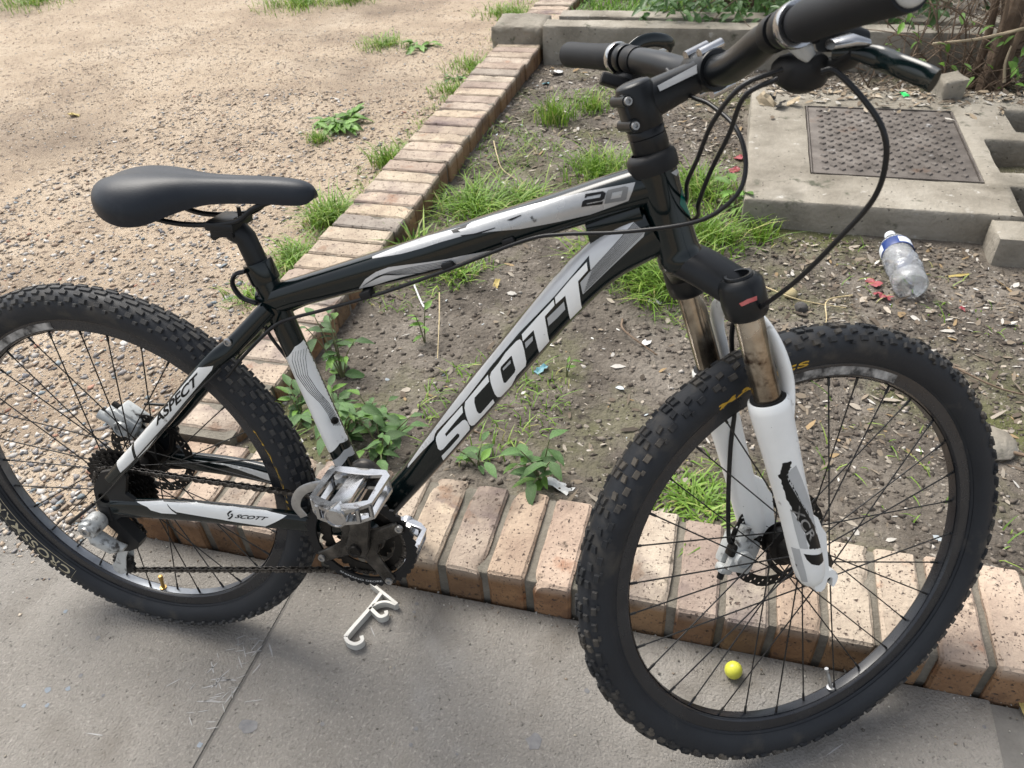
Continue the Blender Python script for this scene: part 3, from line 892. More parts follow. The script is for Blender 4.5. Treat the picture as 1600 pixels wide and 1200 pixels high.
# ---- grass
def blades(n, cx, cy, spread, h, zf, lean=0.5, w=0.0022, cols=((0.13, 0.25, 0.025), (0.20, 0.35, 0.045), (0.29, 0.41, 0.075), (0.42, 0.40, 0.15)), wt=(.38, .36, .19, .07), xy=None):
    """returns vertex, face and colour arrays of n arching blades"""
    if xy is None:
        r = np.minimum(np.abs(nr.normal(0, spread * .72, n)), spread * 1.3) + spread * .25 * nr.uniform(0, 1, n)
        a = nr.uniform(0, 2 * PI, n)
        x, y = cx + r * np.cos(a), cy + r * np.sin(a)
        out = np.arctan2(y - cy, x - cx) + nr.normal(0, 1.5, n)
    else:
        x, y = xy[:, 0], xy[:, 1]
        out = nr.uniform(0, 2 * PI, n)
    H = h * (0.25 + 0.95 * nr.uniform(0, 1, n) ** 1.3)
    L = H * lean * nr.uniform(.3, 2.3, n)
    z = np.array([zf(a_, b__) for a_, b__ in zip(x.tolist(), y.tolist())]) - 0.003
    dx, dy = np.cos(out), np.sin(out)
    sx, sy = -dy, dx
    V = np.zeros((n, 7, 3))
    for i, (t, ww) in enumerate(((0, 1), (.4, .95), (.75, .65), (1, 0))):
        hh = H * (t - 0.28 * t ** 3 * min(1.4, lean * 1.6))
        ll = L * t ** 1.9
        px, py, pz = x + dx * ll, y + dy * ll, z + hh
        if i < 3:
            V[:, 2 * i] = np.stack([px + sx * w * ww, py + sy * w * ww, pz], 1)
            V[:, 2 * i + 1] = np.stack([px - sx * w * ww, py - sy * w * ww, pz], 1)
        else:
            V[:, 6] = np.stack([px, py, pz], 1)
    f = np.array([(0, 1, 3), (0, 3, 2), (2, 3, 5), (2, 5, 4), (4, 5, 6)])
    F = (np.arange(n)[:, None, None] * 7 + f[None]).reshape(-1, 3)
    C = palette(n, cols, .2, wt)
    return V.reshape(-1, 3), F, np.repeat(C, 7, 0)

def grass_tuft(n, x, y, spread, h, zf, label, lean=0.6, w=0.0022, group='grass tufts', name='grass_tuft', cat='grass', **kw):
    V, F, C = blades(int(n * 1.9), x, y, spread * 1.2, h * 1.08, zf, lean, w, **kw)
    z0 = zf(x, y)
    me = np_mesh(name, V - np.array([x, y, z0]), F, C)
    o = put(name, me, MT['grass'], label=label, cat=cat, group=group)
    o.location = (x, y, z0)
    return o
for a in [
    (330, 0.17, 1.235, 0.085, 0.115, soil_z, 'big bright green grass tuft under the top tube, left of the head tube', 0.75),
    (240, 0.30, 1.13, 0.07, 0.105, soil_z, 'bright green grass tuft between the down tube and the fork crown', 0.75),
    (190, -0.02, 1.83, 0.075, 0.10, soil_z, 'green grass tuft just behind the top tube near the head tube', 0.6),
    (120, 0.13, 1.76, 0.05, 0.09, soil_z, 'narrow grass tuft directly left of the head tube', 0.6),
    (230, -0.385, 1.52, 0.09, 0.085, soil_z, 'loose spreading grass tuft beside the long brick kerb, behind the top tube', 0.9),
    (130, -0.24, 1.60, 0.06, 0.075, soil_z, 'small straggling grass tuft right of the one beside the long kerb', 0.9),
    (120, -0.285, 2.33, 0.05, 0.11, soil_z, 'upright grass tuft in the litter below the left handlebar grip', 0.4),
    (70, -0.15, 2.47, 0.05, 0.08, soil_z, 'small grass tuft right of the upright one below the left grip', 0.5),
    (230, 0.345, 1.72, 0.085, 0.085, soil_z, 'grass tuft right of the head tube under the cables', 0.7),
    (200, 0.41, 1.43, 0.075, 0.095, soil_z, 'tall grass tuft at the left front corner of the concrete slab', 0.6),
    (70, 0.56, 1.475, 0.04, 0.06, soil_z, 'few thin grass blades against the front of the concrete slab', 0.4),
    (260, 0.445, 0.285, 0.075, 0.028, soil_z, 'short flat grass patch behind the brick kerb, seen through the front wheel', 1.2),
    (110, -0.325, 1.10, 0.06, 0.07, soil_z, 'thin grass tuft below the middle of the top tube', 0.8),
    (60, -0.47, 1.17, 0.035, 0.10, soil_z, 'spiky long bladed grass tuft against the kerb under the top tube', 0.6, 0.0035),
]:
    grass_tuft(*a)
for a in [
    (260, -0.862, 1.36, 0.055, 0.10, gravel_z, 'bright grass tuft against the long kerb in front of the saddle nose', 0.7),
    (190, -0.868, 1.10, 0.06, 0.06, gravel_z, 'low yellowish grass tuft by the kerb behind the seat post', 0.9),
    (70, -0.90, 0.88, 0.05, 0.05, gravel_z, 'sparse grass tuft beside the kerb below the seat clamp', 0.9),
    (130, -0.835, 1.85, 0.05, 0.08, gravel_z, 'grass tuft by the long kerb to the right above the saddle', 0.6),
    (120, -0.85, 2.68, 0.08, 0.05, gravel_z, 'thin grass strip along the far part of the long kerb', 0.7),
    (150, -0.86, 3.02, 0.09, 0.055, gravel_z, 'grass strip along the long kerb near the concrete lump', 0.7),
    (260, -0.93, 4.0, 0.12, 0.06, gravel_z, 'grass patch beside the farthest bricks of the long kerb', 0.7),
    (150, -1.47, 3.34, 0.085, 0.06, gravel_z, 'round dark green grass clump alone on the bare gravel', 0.9),
    (280, -2.40, 4.16, 0.17, 0.09, gravel_z, 'wide green clump at the far edge of the gravel, left of the middle', 0.8),
    (160, -2.06, 4.26, 0.11, 0.09, gravel_z, 'smaller green clump right of the wide one at the far gravel edge', 0.8),
    (220, -4.45, 4.12, 0.20, 0.11, gravel_z, 'green clump at the far left corner of the gravel yard', 0.8),
    (80, -1.23, 2.03, 0.03, 0.05, gravel_z, 'tiny grass tuft just below the leafy rosette on the gravel', 0.6),
]:
    grass_tuft(*a)
# sparse ungathered grass
pts = []
for _ in range(2200):
    y = rng.uniform(0.8, 5.0)
    pts.append((kerb_in(y) - WL - abs(rng.gauss(0, .07)) - 0.005, y))
V1 = blades(len(pts), 0, 0, 0, 0.035, gravel_z, 0.8, 0.0017, xy=np.array(pts))
pts = []
while len(pts) < 2600:
    x, y = rng.uniform(-.55, 1.2), rng.uniform(.22, 3.05)
    if rng.random() > (1 if x < .45 else .12):
        continue
    if not in_slab(x, y) and x > kerb_in(y) + .01 and vnoise(x, y, 2.3, 31) > 0.12:
        pts.append((x, y))
V2 = blades(len(pts), 0, 0, 0, 0.038, soil_z, 0.9, 0.0016, xy=np.array(pts))
pts = [(rng.uniform(-.52, .8), rng.uniform(3.49, 5.2)) for _ in range(4200)]
V3 = blades(len(pts), 0, 0, 0, 0.11, soil_z, 0.6, 0.003, xy=np.array(pts), cols=((0.16, 0.32, 0.04), (0.22, 0.40, 0.06), (0.11, 0.23, 0.03)), wt=(.4, .35, .25))
vs_, fs_, cs_, off = [], [], [], 0
for V, F, C in (V1, V2, V3):
    vs_.append(V); fs_.append(F + off); cs_.append(C); off += len(V)
put('grass', np_mesh('grass', np.concatenate(vs_), np.concatenate(fs_), np.concatenate(cs_)), MT['grass'], kind='stuff')

# ---- leafy plants
def leaf_mesh(name, wid, fold, droop, wav, seed):
    r = random.Random(seed)
    V, F = [], []
    st = [(0, .03), (.18, .62), (.42, 1.0), (.68, .78), (.88, .36), (1.0, .02)]
    for t, ww in st:
        z = -droop * t * t
        for s in (-1, -.5, 0, .5, 1):
            V.append((t, s * ww * wid * .5, z + fold * abs(s) * ww * wid + wav * math.sin(t * 9 + s * 2 + seed) * abs(s)))
    for i in range(5):
        for j in range(4):
            a = i * 5 + j
            F.append((a, a + 1, a + 6, a + 5))
    me = bpy.data.meshes.new(name)
    me.from_pydata(V, [], F)
    me.shade_smooth()
    return me
LEAVES = {}
for key, wd in (('leaf', .48), ('leaf_bright', .42), ('leaf_dark', .74)):
    LEAVES[key] = []
    for s in range(4):
        me = leaf_mesh(key, wd * (0.85 + .1 * s), 0.16, 0.18 + .12 * s, 0.018, s)
        me.materials.append(MT[key])
        LEAVES[key].append(me)

def aim(d, roll=0.0):
    d = Vector(d).normalized()
    s, u, _ = frame_from(d)
    y = (-s * math.cos(roll) + u * math.sin(roll))
    z = d.cross(y)
    return Matrix((d, y, z)).transposed()

def leafy(name, label, cat, loc, stems, nl, L, key='leaf', group=None, spread=0.05, h=0.09, flat=False):
    """a weed: stems as one part and every leaf a part of its own"""
    root = empty(name, loc, label, cat, group)
    sb = MB()
    for k in range(stems):
        a = rng.uniform(0, 2 * PI)
        tip = Vector((math.cos(a), math.sin(a), 0)) * spread * rng.uniform(.3, 1) + Vector((0, 0, h * rng.uniform(.55, 1.1)))
        if flat:
            tip.z *= .25
        P = smooth_path([(0, 0, -.01), tip * .45 + Vector((0, 0, h * .12)), tip], 4)
        sb.tube(P, [0.0022 - 0.0012 * i / len(P) for i in range(len(P))], 5)
        m_ = max(2, nl // stems)
        for q in range(m_):
            t = (q + 1.2) / (m_ + .2) if not flat else rng.uniform(.3, 1)
            p = P[min(len(P) - 1, int(t * (len(P) - 1)))]
            b = a + (q * 2.4) + rng.uniform(-.5, .5)
            if q == m_ - 1:
                b = a
            d = Vector((math.cos(b), math.sin(b), rng.uniform(.05, .55) if not flat else rng.uniform(.1, .4)))
            o = put('leaf', rng.choice(LEAVES['leaf_bright' if key == 'leaf' and rng.random() < .28 else key]), None, root)
            s = L * rng.uniform(.6, 1.2)
            o.matrix_local = Matrix.Translation(p) @ (aim(d, rng.uniform(-.4, .4)) @ Matrix.Diagonal((s, s, s))).to_4x4()
    sb.build('stem', MT['stem'], root, smooth=60)
    return root
def weed(x, y, label, stems, nl, L, key='leaf', spread=.05, h=.09, zf=soil_z, group='broad leaved weeds', flat=False, name='weed', cat='weed'):
    return leafy(name, label, cat, (x, y, zf(x, y)), stems, nl, L, key, group, spread, h, flat)
weed(-0.452, 0.545, 'broad leaved weed in the corner behind the seat tube, highest of those by the kerb', 6, 34, .047, spread=.075, h=.15)
weed(-0.470, 0.36, 'broad leaved weed squeezed between rear tyre and seat tube', 5, 28, .046, spread=.07, h=.10)
weed(-0.405, 0.44, 'low weed with narrow leaves between the seat tube and the corner weed', 6, 34, .042, spread=.085, h=.09)
weed(-0.285, 0.37, 'pale green weed half hidden behind the lower seat tube', 6, 36, .040, spread=.08, h=.085)
weed(-0.345, 0.325, 'dense weed with toothed leaves right behind the seat tube', 9, 62, .043, spread=.10, h=.11, key='leaf')
weed(-0.235, 0.285, 'dense green weed beside the lower down tube', 7, 44, .041, spread=.08, h=.09)
weed(-0.02, 0.295, 'small weed with one big round leaf below the lettering', 3, 9, .050, spread=.05, h=.05)
weed(0.125, 0.285, 'leafy dark green weed standing behind the kerb left of the front tyre', 6, 26, .053, spread=.065, h=.095)
weed(-0.30, 0.735, 'thin young seedling alone on the bare soil below the top tube', 2, 8, .035, 'leaf_bright', .02, .10)
weed(-0.44, 1.20, 'small round leaved weed at the foot of the long kerb', 3, 8, .04, 'leaf_bright', .05, .06)
weed(0.10, 0.66, 'tiny thin weed in the middle of the bare soil', 2, 5, .028, 'leaf_bright', .02, .05)
weed(-1.18, 2.20, 'flat leafy rosette alone on the gravel above the saddle', 12, 60, .085, 'leaf_bright', .14, .10, gravel_z, flat=True)
weed(-1.24, 3.32, 'pale flat weed beside the grass clump on the far gravel', 8, 26, .06, 'leaf_bright', .13, .06, gravel_z, flat=True)
weed(-0.90, 2.86, 'grey green flat weed near the kerb at the far gravel', 6, 18, .045, 'leaf', .09, .05, gravel_z, flat=True)
weed(0.475, 1.62, 'broad bright green weed left of the concrete slab under the cables', 4, 12, .06, 'leaf_bright', .06, .09)

# ---- shrubs over the walls
def shrub(name, label, cat, base, stems, n_parts, n_mass, box, L, key, group=None, trunks=()):
    root = empty(name, base, label, cat, group)
    B = Vector(base)
    sb = MB()
    for k in range(stems):
        tip = Vector((rng.uniform(box[0], box[1]), rng.uniform(box[2], box[3]), rng.uniform(box[4], box[5])))
        P = smooth_path([(rng.uniform(-.05, .05), rng.uniform(-.05, .05), -.03), tip * .5 + Vector((rng.uniform(-.06, .06), rng.uniform(-.06, .06), .10)), tip], 5)
        sb.tube(P, [0.005 - 0.0035 * i / len(P) for i in range(len(P))], 5)
    sb.build('branch', MT['bark'], root, smooth=60)
    for k in range(n_parts):
        p = Vector((rng.uniform(box[0], box[1]), rng.uniform(box[2], box[2] + (box[3] - box[2]) * .45), rng.uniform(box[4], box[5]) * (.35 + .65 * rng.random())))
        a = rng.uniform(0, 2 * PI)
        o = put('leaf', rng.choice(LEAVES[key]), None, root)
        s = L * rng.uniform(.55, 1.2)
        o.matrix_local = Matrix.Translation(p) @ (aim((math.cos(a), math.sin(a) - .5, rng.uniform(-.7, .35)), rng.uniform(-.6, .6)) @ Matrix.Diagonal((s, s, s))).to_4x4()
    if n_mass:
        V, F, C = [], [], []
        lm = LEAVES[key][0]
        lv = np.array([v.co[:] for v in lm.vertices])
        lf = np.array([p_.vertices[:] for p_ in lm.polygons])
        for k in range(n_mass):
            p = np.array((rng.uniform(box[0], box[1]), rng.uniform(box[2], box[3]), rng.uniform(box[4] * .5, box[5] * 1.15)))
            a = rng.uniform(0, 2 * PI)
            R = np.array(aim((math.cos(a), math.sin(a), rng.uniform(-.8, .4)), rng.uniform(-.8, .8))) * (L * rng.uniform(.5, 1.2))
            V.append(lv @ R.T + p)
            F.append(lf + k * len(lv))
        me = np_mesh('foliage', np.concatenate(V), np.concatenate(F), smooth=True)
        put('foliage', me, MT[key], root, kind='stuff')
    return root
shrub('shrub', 'dark green shrub with heart shaped leaves hanging over the far concrete wall', 'shrub', (0.50, 3.80, 0.02), 26, 290, 1900, (-.58, .80, -.62, .75, .10, .40), .075, 'leaf', 'shrubs beyond the walls')
shrub('shrub', 'shrub of dark leaves farther right, behind the right handlebar grip', 'shrub', (1.75, 3.95, 0.0), 30, 110, 1500, (-.9, 1.6, -.45, 1.3, .05, .9), .070, 'leaf_dark', 'shrubs beyond the walls')
b_root = shrub('shrub', 'sparse trailing shrub with round leaves by the thick trunk', 'shrub', (1.33, 2.92, 0.03), 14, 80, 0, (-.35, .75, -.25, .25, .08, .40), .055, 'leaf_bright', 'shrubs beyond the walls')

tree = empty('small_tree', (1.44, 2.88, 0.0), 'brown peeling trunk of a small tree with several stems beyond the slab', 'tree')
T = MB()
for k, (dx, dy, r0, tx, ty) in enumerate(((0, 0, .045, .05, .08), (.07, .05, .028, .22, .12), (-.055, .04, .018, -.10, .05), (.03, -.06, .014, .20, -.05), (-.03, -.05, .010, -.16, -.04))):
    P = smooth_path([(dx, dy, -.05), (dx + .01, dy, .25), (dx + tx * .4, dy + ty * .4, .7), (dx + tx, dy + ty, 1.7)], 8)
    R = [r0 * (1.25 if i == 0 else 1) * (1 - .5 * i / len(P)) * rng.uniform(.9, 1.1) for i in range(len(P))]
    T.tube(P, R, 10)
T.build('trunk', MT['bark'], tree)
V, F = [], []
lv = np.array([v.co[:] for v in LEAVES['leaf_dark'][1].vertices]); lf = np.array([p_.vertices[:] for p_ in LEAVES['leaf_dark'][1].polygons])
for k in range(2600):
    a, e, r = rng.uniform(0, 2 * PI), rng.uniform(-.9, 1), rng.uniform(.25, 1)
    p = np.array((.25 + 1.0 * r * math.cos(a), .35 + 1.0 * r * math.sin(a), 1.75 + .65 * r * e))
    R = np.array(aim((math.cos(a + rng.uniform(-1, 1)), math.sin(a + rng.uniform(-1, 1)), rng.uniform(-.8, .4)), rng.uniform(-.8, .8))) * (.075 * rng.uniform(.6, 1.2))
    V.append(lv @ R.T + p); F.append(lf + k * len(lv))
put('crown', np_mesh('crown', np.concatenate(V), np.concatenate(F), smooth=True), MT['leaf_dark'], tree, kind='stuff')  # leaf mass above the view, added to shade the ground round the trunk

# tangle of dead twigs and single sticks
tw = MB()
for k in range(210):
    p = Vector((rng.uniform(.95, 2.3), rng.uniform(2.66, 3.5), 0.02))
    q = p + Vector((rng.gauss(0, .22), rng.gauss(0, .18), rng.uniform(.05, .42)))
    e = q + Vector((rng.gauss(0, .2), rng.gauss(0, .15), rng.uniform(-.15, .15)))
    P = smooth_path([p, q, e], 5)
    tw.tube(P, [.0032 * rng.uniform(.5, 1.1) * (1 - .6 * i / len(P)) for i in range(len(P))], 4)
tw.build('dead_twigs', MT['bark'], smooth=60, kind='stuff')
def stick(name, label, cat, pts, r, m, n=6, group=None, taper=.5):
    P = smooth_path(pts, 6)
    o0 = P[0]
    b = MB().tube([p - o0 for p in P], [r * (1 - taper * i / len(P)) for i in range(len(P))], n)
    o = b.build(name, MT[m], smooth=60, label=label, cat=cat, group=group)
    o.location = o0
    return o
stick('dry_branch', 'pale bare branch curving across the dark undergrowth near the trunk', 'branch', [(1.70, 2.80, .36), (1.52, 2.78, .30), (1.33, 2.75, .255), (1.16, 2.74, .235)], .0085, 'dry_wood')
stick('dry_branch', 'short pale stick leaning beside the foot of the tree trunk', 'branch', [(1.455, 2.72, .10), (1.44, 2.735, .17), (1.445, 2.75, .23)], .006, 'dry_wood')
def gs(x, y, h=.006):
    return (x, y, soil_z(x, y) + h)
stick('twig', 'pale straw lying slantwise across the bare soil below the top tube', 'twig', [gs(-.33, .95, .02), gs(-.285, .82, .03), gs(-.235, .655, .012)], .0019, 'straw')
stick('twig', 'long curved straw under the cables in front of the slab', 'twig', [gs(.44, 1.25, .012), gs(.56, 1.15, .02), gs(.66, 1.10, .014), gs(.78, 1.09, .01)], .0024, 'straw')
stick('twig', 'short curled straw left of the plastic bottle', 'twig', [gs(.80, 1.16, .012), gs(.73, 1.10, .02), gs(.725, 1.02, .012), gs(.72, .97, .008)], .0022, 'straw')
stick('twig', 'thin bent straw on the litter beside the long kerb', 'twig', [gs(-.47, 2.03, .03), gs(-.42, 1.90, .03), gs(-.37, 1.80, .02), gs(-.26, 1.70, .01)], .0022, 'straw')
stick('twig', 'dark twig sticking out behind the down tube', 'twig', [gs(-.16, .44, .008), gs(-.09, .41, .012), gs(-.03, .39, .010)], .0035, 'bark')
stick('twig', 'forked brown twig beside the left fork stanchion', 'twig', [gs(.20, .93, .01), gs(.215, .86, .02), gs(.31, .78, .01)], .0035, 'bark')
stick('twig', 'brown twig on the soil right of the front wheel', 'twig', [gs(1.02, .60, .012), gs(1.12, .56, .018), gs(1.22, .56, .012)], .005, 'bark')
stick('twig', 'thin dark twig on the soil above the front tyre', 'twig', [gs(1.01, .87, .01), gs(1.10, .80, .012), gs(1.20, .78, .008)], .0028, 'bark')
stick('twig', 'white plastic straw lying on the soil under the top tube', 'straw', [gs(-.425, .995, .012), gs(-.385, .93, .012), gs(-.355, .885, .012)], .003, 'paper', taper=0)

# ---- single items on the ground
def pebble(x, y, r, label, m, zf=soil_z, name='stone', cat='stone', sq=.75, seed=0, group='small stones on the soil'):
    bm = bmesh.new()
    bmesh.ops.create_icosphere(bm, subdivisions=2, radius=r)
    for v in bm.verts:
        v.co *= 1 + .22 * mnoise.noise(v.co / r * 1.3 + Vector((seed * 3.3, 0, 0)))
        v.co.z *= sq
    b = MB().take(bm)
    o = b.build(name, m, label=label, cat=cat, group=group)
    o.location = (x, y, zf(x, y) + r * sq * .6)
    return o
pebble(.637, 1.135, .019, 'tan rounded stone on the soil right of the fork crown', mat('tan_stone', [(.3, .24, .12), (.4, .34, .2)], 40, .8), seed=1)
pebble(.665, 1.07, .018, 'dark lump of soil below the tan stone by the fork crown', mat('dark_stone', [(.05, .047, .045), (.08, .075, .07)], 60, .9, bump=.003, bscale=90), seed=2)
pebble(.76, 1.13, .012, 'pale brown pebble left of the bottle base', mat('brown_stone', [(.3, .25, .18), (.38, .33, .26)], 60, .85), seed=3)
pebble(1.035, .60, .055, 'big pale grey stone at the right edge beside the front tyre', MT['concrete'], seed=4, sq=.5)
blk = rough_box('stone_block', (-.045, -.045, -.04), (.045, .045, .04), .02, .006, MT['concrete'], .012, seed=9, label='squarish grey brown stone block on the back of the slab by the trunk', cat='stone block')
blk.location = (1.215, 2.52, .143)
blk.rotation_euler = (.08, -.06, .35)

def scrap(name, label, cat, x, y, z, L, Wd, m, seed, tilt=.3, group=None):
    """crumpled little sheet"""
    n = 5
    V = [((i / n - .5) * L, (j / n - .5) * Wd * (1 + .4 * vnoise(i, j, .7, seed)), .28 * Wd * vnoise(i * .9, j * .9, 1.0, seed + .37) + .002) for i in range(n + 1) for j in range(n + 1)]
    F = [(i * (n + 1) + j, (i + 1) * (n + 1) + j, (i + 1) * (n + 1) + j + 1, i * (n + 1) + j + 1) for i in range(n) for j in range(n)]
    o = MB().add(V, F).build(name, m, label=label, cat=cat, group=group, smooth=25)
    o.location = (x, y, z + .2 * Wd)
    o.rotation_euler = (rng.uniform(-tilt, tilt), rng.uniform(-tilt, tilt), seed * 1.7)
    return o
def ss(name, label, cat, x, y, L, Wd, m, seed, zf=soil_z, **k):
    return scrap(name, label, cat, x, y, zf(x, y), L, Wd, MT[m], seed, **k)
ss('wrapper', 'teal blue wrapper scrap below the left handlebar grip by the wall', 'wrapper', -.43, 2.78, .05, .03, 'blue_wrap', 1)
ss('wrapper', 'white scrap beside the teal wrapper near the wall', 'wrapper', -.41, 2.93, .06, .05, 'paper', 2)
ss('wrapper', 'red scrap lying left of the slab under the cables', 'wrapper', .47, 2.05, .045, .03, 'red_wrap', 3)
ss('wrapper', 'small red scrap nearer than the other one left of the slab', 'wrapper', .455, 1.93, .035, .025, 'red_wrap', 4)
ss('wrapper', 'pink red torn wrapper beside the clear bottle', 'wrapper', .862, 1.235, .05, .024, 'red_wrap', 5)
ss('wrapper', 'pink red strip running down beside the bottle base', 'wrapper', .875, 1.165, .022, .05, 'red_wrap', 6)
ss('wrapper', 'tiny red scrap right of the bottle', 'wrapper', 1.075, 1.14, .02, .012, 'red_wrap', 7)
ss('wrapper', 'pale blue scrap on the bare soil right of the down tube', 'wrapper', .035, .665, .035, .02, 'blue_wrap', 8)
ss('paper_scrap', 'white torn paper beside the weed left of the front tyre', 'paper', .165, .265, .06, .03, 'paper', 9)
ss('paper_scrap', 'white flake on the soil left of the fork stanchion', 'paper', .275, .83, .028, .022, 'paper', 10)
ss('paper_scrap', 'white flake lying below the left fork crown on the soil', 'paper', .275, 1.04, .035, .025, 'paper', 11)
ss('fallen_leaf', 'yellow fallen leaf below the middle of the top tube', 'leaf', -.19, 1.055, .035, .018, 'yellow_leaf', 12)
ss('fallen_leaf', 'narrow yellow leaf right of the bottle on the soil', 'leaf', 1.09, 1.32, .06, .009, 'yellow_leaf', 13)
ss('fallen_leaf', 'yellow leaf on the pavement joint at the foot of the kerb, far right', 'leaf', .985, -.012, .045, .015, 'yellow_leaf', 14, zf=lambda x, y: .0)
ss('fallen_leaf', 'yellow leaf alone on the gravel at the upper left', 'leaf', -2.55, 2.15, .05, .04, 'yellow_leaf', 15, zf=gravel_z)
ss('bottle_top', 'bright green plastic scrap on the slab below the brake lever', 'scrap', 1.06, 2.50, .030, .025, 'green_plastic', 16, zf=lambda x, y: .108)
for k, (x, y, s) in enumerate(((.545, 2.35, .075), (.60, 2.33, .06), (.645, 2.36, .055), (.565, 2.40, .05))):
    scrap('dead_leaf', ('biggest curled dead leaf on the slab left of the inspection cover', 'dead leaf on the slab lying closest to the corner of the inspection cover', 'dead leaf touching the left edge of the rusty cover', 'smallest dead leaf at the back of the leaf heap on the slab')[k], 'leaf', x, y, .112, s, s * .6, MT['litter_bits'] if k % 2 else MT['dry_wood'], 20 + k, tilt=.9, group='dead leaves on the slab')

# clear plastic bottle lying on the soil
bt = empty('plastic_bottle', (0.944, 1.168, soil_z(.93, 1.3) + .043), 'clear crushed plastic water bottle with blue label and white cap lying before the slab', 'bottle')
ax = (Vector((0.917, 1.455, 0)) - Vector((0.944, 1.168, 0)))
Rb = Matrix.Rotation(math.atan2(ax.y, ax.x), 4, 'Z') @ Matrix.Rotation(math.radians(90), 4, 'Y') @ Matrix.Diagonal((.718, .718, .806, 1))
prof = [(0.0, .012), (.03, .006), (.052, .002), (.0605, .012), (.062, .04)]
for i in range(7):
    prof += [(.0625, .055 + i * .018), (.0565, .064 + i * .018)]
prof += [(.062, .185), (.060, .19), (.060, .262), (.052, .285), (.036, .305), (.021, .318), (.019, .325), (.019, .338)]
V, F = MB().lathe(prof, (0, 0, 0), (0, 0, 1), 40).v, None
mbt = MB().lathe(prof, (0, 0, 0), (0, 0, 1), 40)
for i, p in enumerate(mbt.v):
    q = Vector(p)
    d = .0055 * mnoise.noise(q * 24) + .003 * mnoise.noise(q * 60)
    r = Vector((q.x, q.y, 0))
    if r.length > .03 and .02 < q.z < .25:
        q += r.normalized() * d
    mbt.v[i] = tuple(q)
o = mbt.build('body', MT['bottle'], bt, Rb, smooth=60)
so = o.modifiers.new('wall', 'SOLIDIFY')
so.thickness = .0006
lb = MB().lathe([(.0612, .208), (.0617, .209), (.0617, .258), (.0612, .259)], (0, 0, 0), (0, 0, 1), 40).build('label_band', MT['bottle_label'], bt, Rb, smooth=60)
lw = MB()
for a0, a1 in ((1.1, 1.9), (3.0, 3.9), (5.0, 5.6)):
    rg = [[Vector((.0622 * math.cos(a), .0622 * math.sin(a), z)) for a in np.linspace(a0, a1, 8)] for z in (.216, .252)]
    lw.rings(rg, caps=False)
    lw.f = [f for f in lw.f if len(f) == 4]
lw2 = MB()
for a0, a1 in ((1.1, 1.9), (3.0, 3.9), (5.0, 5.6)):
    A = np.linspace(a0, a1, 8)
    V = [(.0622 * math.cos(a), .0622 * math.sin(a), z) for z in (.216, .252) for a in A]
    lw2.add(V, [(i, i + 1, i + 9, i + 8) for i in range(7)])
lw2.build('label_print', MT['bottle_white'], bt, Rb, smooth=60)
MB().lathe([(.0, .360), (.019, .360), (.0215, .357), (.0215, .334), (.0, .334)], (0, 0, 0), (0, 0, 1), 28).build('cap', MT['bottle_white'], bt, Rb, smooth=40)

# yellow-green fruit
bm = bmesh.new()
bmesh.ops.create_uvsphere(bm, u_segments=24, v_segments=16, radius=.0148)
o = MB().take(bm).build('fruit', MT['fruit'], label='small round yellow green fruit on the pavement inside the front wheel', cat='fruit')
o.scale = (1, 1, 1.06)
o.location = (.532, -.052, .0152)

# white plastic bracket on the pavement (flat profile standing 16 mm high)
br = empty('plastic_bracket', (-.11, -.09, 0), 'broken off white plastic bracket with hooked arms lying on the pavement', 'bracket')
def strip(pts, wd):
    P = smooth_path([(x, y, 0) for x, y in pts], 5)
    L, R = [], []
    for i, p in enumerate(P):
        d = (P[min(i + 1, len(P) - 1)] - P[max(i - 1, 0)]).normalized()
        s = Vector((-d.y, d.x, 0)) * wd / 2
        L.append((p + s)[:2]); R.append((p - s)[:2])
    return [tuple(q) for q in L + R[::-1]]
TB = lambda x, y, h: Vector((x + .11, y + .09, .0085 + h))
for nm, pts, wd in (('bar', [(-.140, -.021), (-.108, -.037), (-.074, -.054)], .0055), ('arm', [(-.112, -.034), (-.121, -.073), (-.136, -.120), (-.141, -.139)], .007),
                    ('hook', [(-.121, -.072), (-.108, -.080), (-.095, -.086), (-.086, -.080), (-.089, -.072)], .0065), ('hook', [(-.141, -.139), (-.132, -.147), (-.117, -.149), (-.108, -.140), (-.113, -.131)], .0065),
                    ('brace', [(-.076, -.056), (-.094, -.053), (-.108, -.058), (-.118, -.068)], .0045)):
    MB().prism(strip(pts, wd), [], TB, .0155 if nm != 'bar' else .017).build(nm, MT['bracket'], br, smooth=40)

# marks on the pavement: thin flakes of chalk and paint, a couple of old stains
def flake(b, x, y, r, seed, z=.0006, ax=1.0, rot=0):
    r_ = random.Random(seed)
    n = 14
    V = [(x, y, z)]
    for k in range(n):
        t = 2 * PI * k / n
        q = r * r_.uniform(.7, 1.15)
        px, py = q * math.cos(t), q * ax * math.sin(t)
        V.append((x + px * math.cos(rot) - py * math.sin(rot), y + px * math.sin(rot) + py * math.cos(rot), z))
    b.add(V, [(0, 1 + k, 1 + (k + 1) % n) for k in range(n)])
b = MB()
for k in range(46):
    t = rng.random()
    x, y = -.315 + rng.gauss(0, .025), -.16 - .18 * t
    flake(b, x, y, rng.uniform(.006, .018), k, ax=.09, rot=rng.choice((.3, -.9, 1.2, .5)) + rng.uniform(-.2, .2))
for k in range(14):
    flake(b, rng.uniform(-.9, .9), rng.uniform(-.45, -.05), rng.uniform(.004, .02), 100 + k, ax=.06, rot=rng.uniform(0, 3))
b.build('chalk_marks', MT['white_chalk'], smooth=0, kind='stuff')
b = MB()
for x, y, r in ((-.83, -.34, .006), (-.86, -.29, .004), (-.62, -.345, .006), (-.60, -.37, .004), (-.585, -.335, .005), (-.64, -.38, .004), (-.70, -.20, .004), (-.30, -.37, .005), (.30, -.30, .008)):
    flake(b, x, y, r, int(x * 1000) + 5000, z=.0008)
